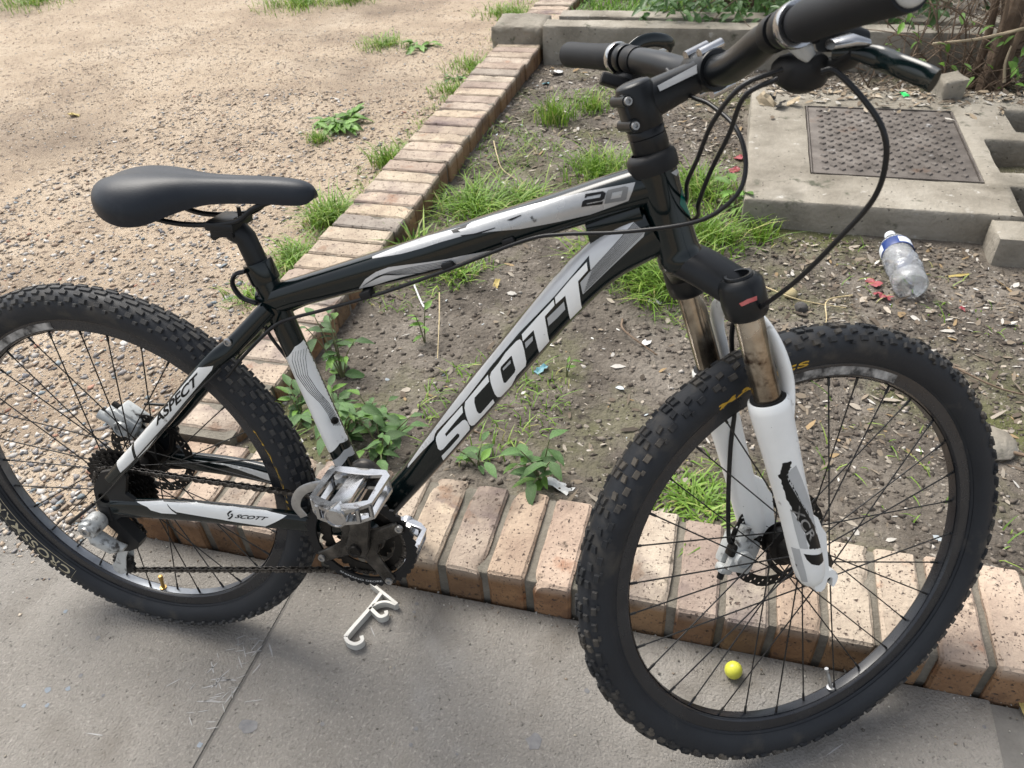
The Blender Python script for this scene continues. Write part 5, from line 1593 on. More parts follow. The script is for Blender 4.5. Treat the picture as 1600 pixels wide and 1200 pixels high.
def control(side):
    s = side
    c, dr = bar_at(s * (.180 if s < 0 else .164))
    m_ = MB().lathe([(.0112, -.006), (.0165, -.006), (.0172, -.004), (.0172, .004), (.0165, .006), (.0112, .006)], c, dr, 28)
    m_.box(c + Vector((.020, 0, -.004)), (.022, .014, .018), bevel=.004)
    m_.loft([((.885 + .004, s * .176, c.z - .006), Vector((0, s, 0)), Z, .012, .013, 2.5), ((.900, s * .186, c.z - .008), Vector((0, s, 0)), Z, .016, .012, 2.5), ((.912, s * .196, c.z - .010), Vector((0, s, 0)), Z, .010, .008, 2.3)], 18)
    B_ = m_.build('brake_lever', MT['satin_black'], bike, STEER, smooth=45)
    if s < 0:
        P = smooth_path([(.890, -.188, .9755), (.899, -.206, .974), (.909, -.222, .9690), (.9075, -.248, .9610), (.9105, -.272, .9525), (.9095, -.285, .9475)], 6)
        R = [.0062, .0062, .0060, .0057, .0056, .0057, .0060, .0066, .0073, .0080, .0086, .0090, .0092, .0093] + [.0090] * 40
    else:
        P = smooth_path([(.862, .172, .975), (.866, .174, .998), (.881, .173, 1.0135), (.900, .172, 1.0185), (.922, .176, 1.0165), (.934, .186, 1.010), (.930, .215, 1.004), (.915, .25, 1.002), (.900, .275, 1.002)], 6)
        R = [.0085] * 60
    MB().tube(P, R[:len(P)], 14, flat=.36, hint=(1, 0, 0) if s < 0 else (0, 1, 0)).build('lever_blade', MT['frame_black'], B_, smooth=60)
    # pale clamp band of the gear shifter beside the grip
    c2, d2 = bar_at(s * (.1935 if s < 0 else .1795))
    w2 = MB().lathe([(.0114, -.0045), (.0185, -.0045), (.0192, -.003), (.0192, .003), (.0185, .0045), (.0114, .0045)], c2, d2, 28)
    w2.build('clamp_band', MT['alloy'], B_, smooth=40)
    # shifter pod under the bar with its thumb paddle
    c3, d3 = bar_at(s * (.155 if s < 0 else .145))
    sh = MB()
    if s < 0:
        cc = Vector((.882, -.158, .9615))
        sh.loft([(cc + Vector((0, -.026, .004)), X, Z, .009, .009, 2.2), (cc + Vector((0, -.016, 0)), X, Z, .018, .016, 2.3), (cc, X, Z, .021, .019, 2.3), (cc + Vector((-.002, .016, .002)), X, Z, .017, .015, 2.3), (cc + Vector((-.004, .028, .004)), X, Z, .009, .009, 2.2)], 24)
        sh.loft([(cc + Vector((.012, -.015, .002)), Z, X, .009, .010, 2.4), (cc + Vector((.020, -.034, .006)), Z, X, .006, .012, 2.4), (cc + Vector((.021, -.046, .012)), Z, X, .004, .009, 2.4)], 16)
    else:
        cc = Vector((.868, .166, .9690))
        sh.loft([(cc + Vector((0, -.024, .004)), X, Z, .010, .010, 2.2), (cc + Vector((0, -.016, 0)), X, Z, .019, .015, 2.3), (cc, X, Z, .022, .016, 2.3), (cc + Vector((-.002, .016, .002)), X, Z, .018, .014, 2.3), (cc + Vector((-.004, .026, .004)), X, Z, .009, .008, 2.2)], 24)
        sh.box(Vector((.842, .158, .9685)), (.036, .024, .014), Matrix.Rotation(.30, 3, 'Y') @ Matrix.Rotation(-.3, 3, 'Z'), bevel=.003)
    S_ = sh.build('gear_shifter', MT['black_plastic'], bike, STEER, smooth=45)
    MB().lathe([(.0113, -.009), (.0158, -.009), (.0163, -.007), (.0163, .007), (.0158, .009), (.0113, .009)], c3, d3, 28).build('shifter_clamp', MT['black_plastic'], S_, smooth=40)
    if s < 0:
        q = MB()
        q.loft([((.853, -.187, .984), Vector((0, 1, 0)), Vector((.8, 0, .6)), .0030, .0100, 2.6), ((.866, -.183, .9760), Vector((0, 1, 0)), Vector((.8, 0, .6)), .0030, .0085, 2.6), ((.878, -.178, .9690), Vector((0, 1, 0)), Vector((.8, 0, .6)), .0024, .0040, 2.6)], 14)
        q.build('pale_cover', MT['silver_plastic'], S_, smooth=40)
        q = MB().loft([((.880, -.196, .9810), Vector((0, 1, .2)), Z, .0070, .0040, 2.4), ((.893, -.205, .9840), Vector((0, 1, .2)), Z, .0085, .0052, 2.4), ((.905, -.212, .9815), Vector((0, 1, .2)), Z, .0045, .0030, 2.4)], 16)
        q.build('lever_cap', MT['alloy'], B_, smooth=50)
control(-1)
control(1)

# ---------------- hoses and cables
def cable(name, pts, r=.0024, m='hose', mtx=None, parent=None):
    return MB().tube(smooth_path(pts, 8), r, 10).build(name, MT[m], parent or bike, mtx, smooth=60)
cable('gear_cable', [(.931, -.108, 1.000), (.898, -.115, .986), (.877, -.100, .952), (.866, -.070, .909), (.858, -.035, .876), (.858, .005, .845), (.845, .034, .825), (.79, .032, .800), (.74, .018, .775)])
cable('gear_cable', [(.928, -.112, .993), (.902, -.110, .977), (.893, -.090, .939), (.880, -.060, .894), (.872, -.030, .853), (.872, .008, .826), (.85, .034, .806), (.80, .034, .785)])
cable('gear_cable', [(.822, .072, .972), (.850, .020, .955), (.873, 0, .949), (.900, -.040, .935), (.913, -.060, .908), (.910, -.070, .879), (.885, -.066, .851), (.847, -.052, .833), (.785, -.040, .818), (.726, -.031, .809), (.680, -.027, .797), (.583, -.0245, .752), (.494, -.022, .713), (.406, -.0235, .681), (.363, -.030, .668), (.335, -.034, .654), (.292, -.0415, .614), (.259, -.049, .577)])
cable('brake_hose', [(.962, -.118, 1.000), (.973, -.120, 1.001), (.996, -.130, .983), (1.016, -.140, .960), (1.025, -.140, .933), (1.024, -.130, .896), (1.003, -.120, .853), (.978, -.100, .804), (.955, -.070, .762), (.935, -.02, .715), (.935, .02, .685)], .0026)
cable('brake_hose', [(.945, .004, .712), (.948, .022, .668), (.966, .038, .605), (.974, .042, .554), (.972, .042, .499), (.976, .044, .420), (.985, .049, .355), (.990, .050, .345)], .0032, mtx=STEER)
cable('brake_hose', [(.70, .024, .800), (.58, .024, .748), (.46, .022, .702), (.36, .026, .666), (.30, .040, .628), (.22, .060, .560), (.14, .072, .480), (.06, .078, .432), (-.005, .076, .424)], .0026)
cable('gear_cable', [(.298, .004, .655), (.300, .002, .640), (.308, 0, .620), (.322, 0, .597), (.343, 0, .565), (.36, .004, .53)], .0026)
cable('gear_cable', [(-.049, -.101, .303), (-.020, -.096, .325), (.030, -.086, .367), (.100, -.079, .440), (.200, -.068, .540), (.255, -.052, .592)], .0012, 'spoke')
cable('gear_cable', [(-.050, -.101, .300), (-.044, -.100, .306), (-.020, -.096, .325), (.000, -.092, .341)], .0031)
for x, z in ((.583, .752), (.47, .704), (.66, .788)):
    MB().box((x, -.018, z + .004), (.016, .016, .010), Matrix.Rotation(-.4, 3, 'Y'), bevel=.002).build('cable_guide', MT['black_plastic'], FRAME, smooth=40)

# ---------------- drivetrain
def gear(b, r, teeth, hole, y, th, c=(0, 0), amp=.0032, cut=()):
    outer = []
    for k in range(teeth * 4):
        a = 2 * PI * k / (teeth * 4)
        rr = r + amp * (1, .35, -.9, .35)[k % 4] if amp else r
        outer.append((c[0] + rr * math.cos(a), c[1] + rr * math.sin(a)))
    hl = [(c[0] + hole * math.cos(a), c[1] + hole * math.sin(a)) for a in np.linspace(0, 2 * PI, 37)[:-1]]
    b.prism(outer, [hl] + list(cut), lambda x, z, h: Vector((x, y + h, z)), th)
    return b
CT = Vector((.4665, 0, .4690))
CTL = BB * 2 - CT + Vector((.013, 0, -.006))
CTL.y = 0
b = MB()
cd = (CT - BB).normalized()
for sg, tip in ((-1, CT), (1, CTL)):
    dd = (tip - BB).normalized()
    a0, a1 = BB + Y * (.066 * sg), tip + Y * (.079 * sg)
    secs = []
    for t, w_, th_ in ((-.10, .010, .006), (-.07, .0165, .0095), (0, .0190, .0105), (.12, .0165, .0095), (.3, .0148, .0088), (.7, .0140, .0080), (.86, .0160, .0082), (.93, .0200, .0095), (1.0, .0222, .0105), (1.06, .0200, .0095), (1.105, .0120, .0070), (1.125, .005, .004)):
        secs.append((a0.lerp(a1, t), dd.cross(Y), Y, w_, th_, 2.8))
    o = MB().loft(secs, 24)
    if sg < 0:
        RIGHT_ARM = o
    else:
        LEFT_ARM = o
CR = RIGHT_ARM.build('crankset', MT['crank'], bike, smooth=50)
LEFT_ARM.build('crank_arm', MT['crank'], CR, smooth=50)
gear(MB(), .0870, 44, .073, -.0535, .0042, (BB.x, BB.z), .0026).build('chainring', MT['black_plastic'], CR, smooth=25)
gear(MB(), .0680, 32, .052, -.0460, .0026, (BB.x, BB.z)).build('chainring', MT['greasy_black'], CR, smooth=25)
gear(MB(), .0465, 22, .034, -.0385, .0026, (BB.x, BB.z)).build('chainring', MT['greasy_black'], CR, smooth=25)
b = MB()
ca = math.atan2(cd.z, cd.x)
b.lathe([(.012, -.062), (.030, -.060), (.032, -.056), (.032, -.050), (.012, -.050)], BB, Y, 30)
for k in range(4):
    a = ca + PI / 4 + k * PI / 2
    e = Vector((math.cos(a), 0, math.sin(a)))
    b.loft([(BB + e * .020 + Y * -.056, e.cross(Y), Y, .016, .0055, 2.6), (BB + e * .050 + Y * -.0565, e.cross(Y), Y, .0115, .0045, 2.6), (BB + e * .080 + Y * -.0565, e.cross(Y), Y, .0105, .004, 2.4)], 16)
b.build('spider', MT['crank'], CR, smooth=40)
b = MB()
for k in range(4):
    a = ca + PI / 4 + k * PI / 2
    e = Vector((math.cos(a), 0, math.sin(a)))
    b.lathe([(0, .001), (.0030, .001), (.0030, .0025), (.0056, .0025), (.006, .001), (.006, -.003)], BB + e * .0785 + Y * -.0608, -Y, 16)
b.build('ring_bolts', MT['steel'], CR, smooth=40)
MB().lathe([(0, .002), (.005, .002), (.006, .0035), (.0098, .0035), (.0105, .002), (.0105, -.004)], BB + Y * -.0775, -Y, 24).build('crank_bolt', MT['greasy_black'], CR, smooth=40)
MB().lathe([(0, -.043), (.010, -.043), (.010, .043), (0, .043)], BB, Y, 20).build('spindle', MT['greasy_black'], CR, smooth=40)

def pedal(tip, sg, tilt, m='alloy'):
    """cage pedal: two pierced plates joined by corner posts and the axle barrel"""
    R = Matrix.Translation(tip + Y * (.089 * sg)) @ Matrix.Rotation(tilt, 4, 'Y')
    L, D = .0455, .090
    b = MB()
    out = [(-L + .010, 0), (L - .010, 0), (L, .012), (L - .002, D - .020), (L - .018, D - .006), (.010, D), (-.010, D), (-L + .018, D - .006), (-L + .002, D - .020), (-L, .012)]
    w1 = [(.0105, .014), (L - .011, .011), (L - .0095, D - .024), (.0125, D - .016)]
    w2 = [(-x, y) for x, y in w1][::-1]
    for zc in (.0085, -.0085):
        T = lambda x, y, h, zc=zc: R @ Vector((x, y * sg, zc * (1 + .25 * (abs(x) / L)) + h))
        b.prism(out, [w1, w2], T, .0050)
    for x, y in ((L - .004, .012), (-L + .004, .012), (L - .006, D - .020), (-L + .006, D - .020), (L - .018, D - .008), (-L + .018, D - .008)):
        b.tube([R @ Vector((x, y * sg, -.010)), R @ Vector((x, y * sg, .010))], .0036, 8)
    b.lathe([(.0085, -.004), (.0105, .0), (.0110, .02), (.0100, .06), (.0130, .080), (.0150, D - .002), (.0150, D + .002), (.0125, D + .003), (.0120, D + .0015), (0, D + .0015)], R @ Vector((0, 0, 0)), (R.to_3x3() @ Vector((0, sg, 0))), 24)
    b.lathe([(.006, -.012), (.0075, -.012), (.0075, 0), (.006, 0)], R @ Vector((0, 0, 0)), (R.to_3x3() @ Vector((0, sg, 0))), 16)
    return b.build('pedal', MT[m], CR, smooth=35)
pedal(CT, -1, -.06)
pedal(CTL, 1, .10)

# cassette
CA = None
for k, (r, y) in enumerate(zip((.0620, .0540, .0480, .0430, .0385, .0340, .0295, .0255), np.linspace(-.0235, -.0515, 8))):
    o = gear(MB(), r, int(r * 2 * PI / .0127), r * .45 if r > .04 else .016, y, .0020, (0, RZ)).build('cassette' if CA is None else 'sprocket', MT['greasy_black'], CA or bike, smooth=25)
    CA = CA or o
MB().lathe([(.010, 0), (.0175, 0), (.0175, -.0055), (.0150, -.0065), (.010, -.0065)], (0, -.0515, RZ), Y, 24).build('lockring', MT['greasy_black'], CA, smooth=40)

# chain: a closed path sampled every half inch
def arc(c, r, a0, a1, n):
    return [Vector((c[0] + r * math.cos(a), 0, c[1] + r * math.sin(a))) for a in np.linspace(a0, a1, n)]
rc, rs = .0680, .0385
lp_, up_ = (-.031, .169), (.004, .243)
path = arc((BB.x, BB.z), rc, math.radians(93), math.radians(-99), 40) + arc(lp_, .0215, math.radians(-82), math.radians(-205), 14) + arc(up_, .0195, math.radians(-32), math.radians(60), 10) + arc((0, RZ), rs, math.radians(232), math.radians(93), 24)
tot = [0.0]
loop = path + [path[0]]
for p, q in zip(loop, loop[1:]):
    tot.append(tot[-1] + (q - p).length)
def on_path(s):
    s %= tot[-1]
    i = int(np.searchsorted(tot, s, side='right')) - 1
    i = min(i, len(loop) - 2)
    return loop[i].lerp(loop[i + 1], (s - tot[i]) / max(1e-9, tot[i + 1] - tot[i]))
def chain_y(x):
    return -.0385 - .0075 * min(1, max(0, x / .40))
def link_mesh(yo):
    b = MB()
    n = 6
    o = [(.00635 + .0040 * math.cos(a), .0040 * math.sin(a)) for a in np.linspace(-PI / 2, PI / 2, n)] + [(0, .0026)] + [(-.00635 - .0040 * math.cos(a), .0040 * math.sin(a)) for a in np.linspace(PI / 2, -PI / 2, n)] + [(0, -.0026)]
    for s in (-1, 1):
        b.prism(o, [], lambda x, z, h, s=s: Vector((x, s * yo + h, z)), .0010)
    b.tube([(.00635, -.0040, 0), (.00635, .0040, 0)], .0024, 7)
    me = b.mesh('link', 30)
    return me
lm_o, lm_i = link_mesh(.0034), link_mesh(.0022)
lm_o.materials.append(MT['steel_chain'] if 'steel_chain' in MT else mat('chain_steel', [(.02, .019, .018), (.06, .055, .05), (.24, .23, .22)], 160, .38, .8, stops=[.35, .55, .72]))
lm_i.materials.append(lm_o.materials[0])
NL = 2 * round(tot[-1] / .0127 / 2)
step = tot[-1] / NL
CHAIN = None
for k in range(NL):
    a, c = on_path(k * step), on_path((k + 1) * step)
    m_ = (a + c) / 2
    dv = c - a
    m_.y = chain_y(m_.x)
    o = put('chain' if CHAIN is None else 'link', lm_o if k % 2 else lm_i, None, CHAIN or bike)
    M4 = Matrix.Translation(m_) @ Matrix.Rotation(-math.atan2(dv.z, dv.x), 4, 'Y')
    if CHAIN is None:
        CHAIN = o
        o.matrix_local = M4
        CINV = M4.inverted()
    else:
        o.matrix_local = CINV @ M4

# rear derailleur
b = MB()
b.lathe([(0, -.006), (.0125, -.006), (.0160, -.002), (.0168, .006), (.0160, .026), (.0140, .030), (0, .030)], (-.0185, -.076, .2935), -Y, 28)
b.loft([((-.030, -.084, .288), Vector((.5, 0, .86)), Y, .010, .012, 2.6), ((-.020, -.090, .268), Vector((.6, 0, .8)), Y, .012, .013, 2.6), ((.004, -.086, .247), Vector((.5, 0, .86)), Y, .011, .011, 2.6), ((.016, -.078, .241), Vector((.5, 0, .86)), Y, .006, .007, 2.4)], 20)
DER = b.build('rear_derailleur', MT['silver_plastic'], bike, smooth=40)
MB().lathe([(0, .0005), (.0042, .0005), (.0042, .003), (.0082, .003), (.0090, .0015), (.0090, -.004)], (-.0185, -.1065, .2935), -Y, 20).build('mounting_bolt', MT['steel'], DER, smooth=40)
b = MB()
T = lambda x, z, h: Vector((x, -.0605 + h, z))
b.prism([(-.012, .296), (.010, .292), (.030, .262), (.040, .250), (.034, .238), (.016, .228), (-.004, .224), (-.014, .232), (-.006, .248), (.004, .262), (-.010, .280)], [], T, .020)
b.box((-.006, -.067, .305), (.022, .010, .030), bevel=.003)
b.build('knuckle', MT['black_plastic'], DER, smooth=35)
b = MB()
for yy in (-.0555, -.0345):
    T = lambda x, z, h, yy=yy: Vector((x, yy + h, z))
    b.prism([(.008, .252), (.014, .240), (.004, .226), (-.012, .196), (-.019, .172), (-.022, .158), (-.036, .152), (-.046, .160), (-.046, .172), (-.036, .184), (-.026, .204), (-.010, .232), (-.004, .250)], [], T, .0016)
b.build('cage', MT['silver_plastic'], DER, smooth=30)
for c in (lp_, up_):
    gear(MB(), .0190, 11, .005, -.045, .0070, c, .0022).build('pulley', MT['black_plastic'], DER, smooth=25)
# front derailleur cage
b = MB()
P = [(.345, -.060, .352), (.335, -.060, .372), (.347, -.059, .398), (.375, -.058, .414), (.412, -.056, .420)]
b.tube(smooth_path(P, 5), .0075, 10, flat=.2, hint=(0, 1, 0))
b.tube(smooth_path([(.36, -.034, .378), (.38, -.034, .400), (.41, -.034, .410)], 5), .0075, 10, flat=.2, hint=(0, 1, 0))
b.box((.392, -.030, .410), (.030, .034, .022), bevel=.004)
b.build('front_derailleur', MT['steel'], bike, smooth=40)

# brake calipers
def caliper(c, mtx, rot, m):
    R = Matrix.Rotation(rot, 3, 'Y')
    b = MB()
    c = Vector(c)
    for off, sz in (((0, -.012, 0), (.040, .014, .052)), ((0, .014, 0), (.036, .018, .050)), ((.018, 0, .0), (.014, .030, .044)), ((-.006, -.004, .030), (.026, .022, .018)), ((-.010, .002, -.030), (.022, .020, .014))):
        b.box(c + R @ Vector(off), sz, R, bevel=.005)
    b.lathe([(0, .0045), (.0100, .0045), (.0105, .0065), (.0135, .0065), (.0145, .004), (.0145, -.004)], c + R @ Vector((-.003, -.0195, -.002)), -Y, 28)
    b.tube([c + R @ Vector((-.012, -.010, .022)), c + R @ Vector((-.014, -.012, .046))], .0085, 16)
    o = b.build('brake_caliper', MT['silver_plastic'], bike, mtx, smooth=40)
    for off in ((-.008, -.006, .040), (-.012, .0, -.040), (.020, -.006, .028)):
        q = c + R @ Vector(off)
        MB().lathe([(0, .006), (.0045, .006), (.0050, .004), (.0050, -.006), (0, -.006)], q, R @ Z, 12).build('caliper_bolt', MT['greasy_black'], o, smooth=40)
    MB().box(c + R @ Vector((-.020, -.010, .006)), (.010, .016, .020), R, bevel=.003).build('brake_pad', MT['greasy_black'], o, smooth=40)
    return o
caliper((1.008, .058, .322), STEER, .35, 'silver_plastic')
caliper((-.032, .061, .397), Matrix.Identity(4), -.95, 'silver_plastic')
DECALS = [
    ('silver_stripe','DT','silver_paint',1,[(.5005,.4341),(.5016,.4394),(.5251,.4767),(.5501,.5147),(.5834,.5643),(.6112,.6039),(.6091,.601),(.6436,.6495),(.6821,.7041),(.7086,.7406),(.7342,.7723),(.7294,.7667),(.7485,.7871),(.7557,.7941),(.7728,.8073),(.8014,.8235),(.8037,.8226),(.7815,.795),(.7579,.7651),(.7548,.7812),(.7149,.7273),(.6708,.6733),(.6326,.6206),(.6211,.6031),(.5936,.5626),(.5772,.5408),(.5513,.5084),(.5481,.5026),(.5461,.4933),(.5267,.4694)],[]),
    ('grey_panel','DT','grey_print',1,[(.8041,.8225),(.8169,.8144),(.8158,.809),(.7829,.7723),(.7496,.7334),(.7462,.7486),(.7583,.7648),(.7819,.795)],[]),
    ('print_line','DT','black_print',2,[(.804,.8224),(.8043,.8221),(.7591,.7644),(.7587,.7647)],[]),
    ('print_line','DT','black_print',2,[(.8053,.8216),(.8057,.8214),(.7582,.7615),(.7579,.7618)],[]),
    ('print_line','DT','black_print',2,[(.8066,.8208),(.807,.8206),(.7573,.7585),(.757,.7588)],[]),
    ('print_line','DT','black_print',2,[(.8079,.82),(.8083,.8197),(.7565,.7555),(.7561,.7558)],[]),
    ('print_line','DT','black_print',2,[(.8092,.8191),(.8096,.8189),(.7556,.7524),(.7552,.7528)],[]),
    ('print_line','DT','black_print',2,[(.8105,.8182),(.8109,.818),(.7547,.7494),(.7543,.7497)],[]),
    ('print_line','DT','black_print',2,[(.8118,.8173),(.8121,.8171),(.7538,.7463),(.7534,.7466)],[]),
    ('print_line','DT','black_print',2,[(.8131,.8164),(.8134,.8161),(.7528,.7432),(.7525,.7435)],[]),
    ('print_line','DT','black_print',2,[(.8143,.8154),(.8147,.8152),(.7519,.74),(.7516,.7404)],[]),
    ('print_line','DT','black_print',2,[(.8156,.8145),(.816,.8142),(.751,.7368),(.7506,.7371)],[]),
    ('lettering','DT','white_print',2,[(.5913,.5563),(.5922,.5466),(.5782,.5272),(.5644,.5075),(.5658,.5033),(.5788,.5198),(.591,.5336),(.5945,.5355),(.5975,.5325),(.5998,.5233),(.5986,.517),(.5776,.4872),(.5567,.458),(.5562,.4683),(.5704,.4857),(.5842,.5048),(.5849,.5095),(.5821,.511),(.5705,.4959),(.5598,.4812),(.5557,.4784),(.5525,.4808),(.5501,.4935),(.5505,.4987),(.5538,.5057),(.571,.5294)],[]),
    ('lettering','DT','white_print',2,[(.6289,.6088),(.6305,.5997),(.6194,.585),(.6096,.5722),(.609,.565),(.6116,.5517),(.6139,.547),(.6166,.5476),(.6342,.5722),(.6353,.5654),(.6204,.5448),(.6056,.5258),(.6022,.5248),(.5998,.5277),(.5963,.543),(.5947,.5542),(.5961,.5629),(.6116,.5846)],[]),
    ('lettering','DT','white_print',2,[(.6722,.6656),(.6749,.6635),(.678,.6511),(.6798,.6346),(.6783,.6265),(.6665,.6115),(.6581,.5931),(.6437,.5745),(.6399,.5752),(.6374,.5804),(.6327,.598),(.6315,.6066),(.6337,.6136),(.644,.6283),(.6532,.6439),(.6676,.6621)],[[(.6616,.6415),(.6659,.6219),(.6646,.6171),(.6525,.5999),(.6498,.5999),(.6461,.62),(.647,.6237),(.6598,.6403)]]),
    ('lettering','DT','white_print',2,[(.7146,.7232),(.7159,.7167),(.7039,.7006),(.7067,.684),(.7085,.6646),(.7022,.656),(.6957,.6471),(.6933,.6655),(.69,.6809),(.6763,.6638),(.6747,.6723),(.6953,.6989)],[]),
    ('lettering','DT','white_print',2,[(.7528,.7737),(.7546,.7647),(.7436,.7504),(.746,.7333),(.7477,.7134),(.7409,.7051),(.734,.6968),(.7318,.7153),(.7288,.7307),(.7173,.7182),(.7162,.7262),(.7348,.7515)],[]),
    ('print_box','DT','grey_print',2,[(.6888,.6725),(.6889,.6661),(.6801,.6542),(.6789,.6622)],[]),
    ('print_box','DT','grey_print',2,[(.7273,.7226),(.7289,.7124),(.7189,.6998),(.7087,.6884),(.707,.6988),(.7172,.7106)],[]),
    ('print_box','DT','grey_print',2,[(.6598,.6351),(.6599,.6305),(.65,.6186),(.6492,.6214)],[]),  # highlight inside the letter O, painted on as a grey box
    ('silver_stripe','TT','tube_silver',1,[(.4794,.7561),(.5178,.7724),(.5531,.7862),(.5852,.7978),(.6064,.8055),(.6114,.8086),(.6375,.8185),(.6717,.8306),(.7132,.8445),(.7491,.8558),(.8025,.8695),(.8001,.8597),(.7964,.8491),(.7546,.8309),(.7151,.8195),(.6743,.8092),(.6376,.8031),(.6026,.7949),(.5757,.7853),(.5482,.7746),(.5215,.7654),(.4938,.7581),(.4803,.7546)],[]),
    ('white_wave','TT','silver_paint',1,[(.4582,.7129),(.4706,.7288),(.4861,.7397),(.504,.7477),(.5293,.7533),(.5569,.7589),(.581,.7646),(.6018,.7704),(.6305,.7775),(.6555,.7827),(.6318,.7721),(.6079,.7618),(.5848,.7546),(.5551,.7464),(.5238,.7364),(.501,.7283),(.4774,.7187)],[]),
    ('print_line','TT','black_print',2,[(.4655,.7188),(.4853,.7333),(.5067,.7427),(.5444,.7533),(.5867,.7636),(.5866,.763),(.5444,.7527),(.5066,.7421),(.4852,.7327),(.4653,.718)],[]),
    ('print_line','TT','black_print',2,[(.4691,.7212),(.4879,.7342),(.5084,.7419),(.5442,.7514),(.5864,.7615),(.5863,.7609),(.5441,.7508),(.5084,.7413),(.4878,.7335),(.469,.7205)],[]),
    ('print_line','TT','black_print',2,[(.4728,.7236),(.4905,.735),(.5102,.7411),(.5439,.7494),(.586,.7594),(.5859,.7588),(.5439,.7488),(.5101,.7405),(.4905,.7344),(.4726,.7229)],[]),
    ('print_line','TT','black_print',2,[(.4763,.726),(.4931,.7359),(.5119,.7403),(.5437,.7474),(.5855,.7571),(.5854,.7565),(.5436,.7468),(.5118,.7396),(.4931,.7352),(.4762,.7253)],[]),
    ('print_line','TT','black_print',2,[(.4799,.7283),(.4957,.7367),(.5136,.7394),(.5433,.7453),(.5848,.7546),(.5846,.7539),(.5431,.7446),(.5135,.7387),(.4957,.7361),(.4797,.7276)],[]),
    ('print_line','TT','black_print',2,[(.4834,.7306),(.4983,.7376),(.5153,.7385),(.5428,.7431),(.5838,.7516),(.5834,.7506),(.5427,.7424),(.5152,.7378),(.4982,.737),(.4832,.7299)],[]),
    ('lettering','TT','black_print',2,[(.7482,.8531),(.7676,.8579),(.7712,.8563),(.77,.8502),(.767,.848),(.7506,.8439),(.7501,.8426),(.7689,.8474),(.768,.8439),(.7445,.8394),(.7455,.8453),(.7477,.8472),(.7648,.8512),(.7661,.8547),(.7503,.8508),(.7497,.8496),(.7476,.8491)],[]),
    ('lettering','TT','print0',2,[(.7735,.8595),(.7916,.8646),(.7957,.8639),(.7941,.8507),(.7916,.849),(.7703,.8445),(.7717,.8568)],[[(.7784,.857),(.7894,.8599),(.7879,.8528),(.7768,.8499)]]),
    ('scuff','TT','black_print',2,[(.5857,.7973),(.5946,.8008),(.6064,.8055),(.6057,.8035),(.5953,.7996),(.599,.7983),(.5898,.7961)],[]),
    ('scuff','TT','black_print',2,[(.5996,.7951),(.6173,.799),(.6433,.8083),(.6439,.8076),(.6203,.798),(.6027,.7942)],[]),
    ('scuff','TT','black_print',2,[(.657,.8174),(.6736,.8246),(.6751,.8243),(.6628,.8177)],[]),
    ('white_panel','STB','white_paint',1,[(.326,.5967),(.3429,.6165),(.3595,.6209),(.3683,.589),(.3811,.5441),(.394,.4996),(.4059,.4598),(.389,.4616),(.3686,.4422),(.3554,.4891),(.343,.5333),(.3329,.5718)],[]),
    ('print_line','STB','black_print',2,[(.3387,.6088),(.3353,.5961),(.3388,.5724),(.3512,.5494),(.3673,.5294),(.3765,.5107),(.3832,.4902),(.3839,.4905),(.3771,.511),(.368,.5298),(.3518,.55),(.3395,.5732),(.3359,.5968),(.3393,.6093)],[]),
    ('print_line','STB','black_print',2,[(.3429,.6096),(.3394,.5973),(.342,.5731),(.3542,.5494),(.3699,.5288),(.3787,.51),(.3853,.4895),(.386,.4898),(.3794,.5103),(.3705,.5292),(.3548,.5499),(.3427,.5737),(.34,.5978),(.3435,.61)],[]),
    ('print_line','STB','black_print',2,[(.347,.6101),(.3435,.5979),(.3453,.5734),(.3572,.5492),(.3724,.5281),(.381,.5092),(.3874,.4887),(.3881,.4889),(.3817,.5094),(.373,.5284),(.3579,.5497),(.3459,.5739),(.3441,.5984),(.3476,.6104)],[]),
    ('print_line','STB','black_print',2,[(.3511,.6101),(.3476,.5982),(.3485,.5733),(.3603,.5488),(.3749,.5273),(.3833,.5082),(.3895,.4877),(.3902,.4879),(.384,.5084),(.3756,.5276),(.3609,.5492),(.3491,.5738),(.3482,.5986),(.3517,.6104)],[]),
    ('print_line','STB','black_print',2,[(.3553,.6098),(.3517,.5981),(.3517,.573),(.3633,.5483),(.3775,.5263),(.3856,.507),(.3917,.4866),(.3923,.4867),(.3863,.5071),(.3782,.5265),(.3639,.5486),(.3523,.5735),(.3523,.5985),(.3559,.61)],[]),
    ('print_line','STB','black_print',2,[(.3594,.6088),(.3558,.5977),(.3549,.5726),(.3663,.5475),(.3801,.5251),(.388,.5057),(.3938,.4853),(.3945,.4853),(.3886,.5057),(.3807,.5252),(.367,.5479),(.3555,.573),(.3564,.598),(.36,.6089)],[]),
    ('grey_band','STB','grey_print',1,[(.3726,.4296),(.394,.4495),(.4092,.449),(.4134,.4347),(.3991,.4374),(.3766,.4151)],[]),
    ('white_panel','SS_R','white_paint',1,[(.2228,.5924),(.2454,.5963),(.242,.5896),(.2103,.5563),(.1603,.5033),(.109,.4464),(.089,.4282),(.0898,.4414),(.09,.4558),(.1467,.5133),(.1863,.5542)],[]),
    ('white_panel','SS_R','white_paint',1,[(.0862,.4519),(.084,.4471),(.0843,.4372),(.0837,.426),(.0672,.4105),(.0518,.3972),(.05,.4066),(.0473,.4143),(.0673,.434)],[]),
    ('TEXT:ASPECT','SS_R','black_print',2,[(.138,.4913),(.2225,.5719),(.2212,.586),(.1318,.5012)],[]),
    ('white_panel','CS_R','white_paint',1,[(.104,.3444),(.162,.3482),(.2226,.3472),(.2751,.3438),(.3089,.3391),(.292,.3282),(.2724,.3168),(.2015,.3258),(.1306,.3316),(.123,.3365),(.1169,.3425)],[]),
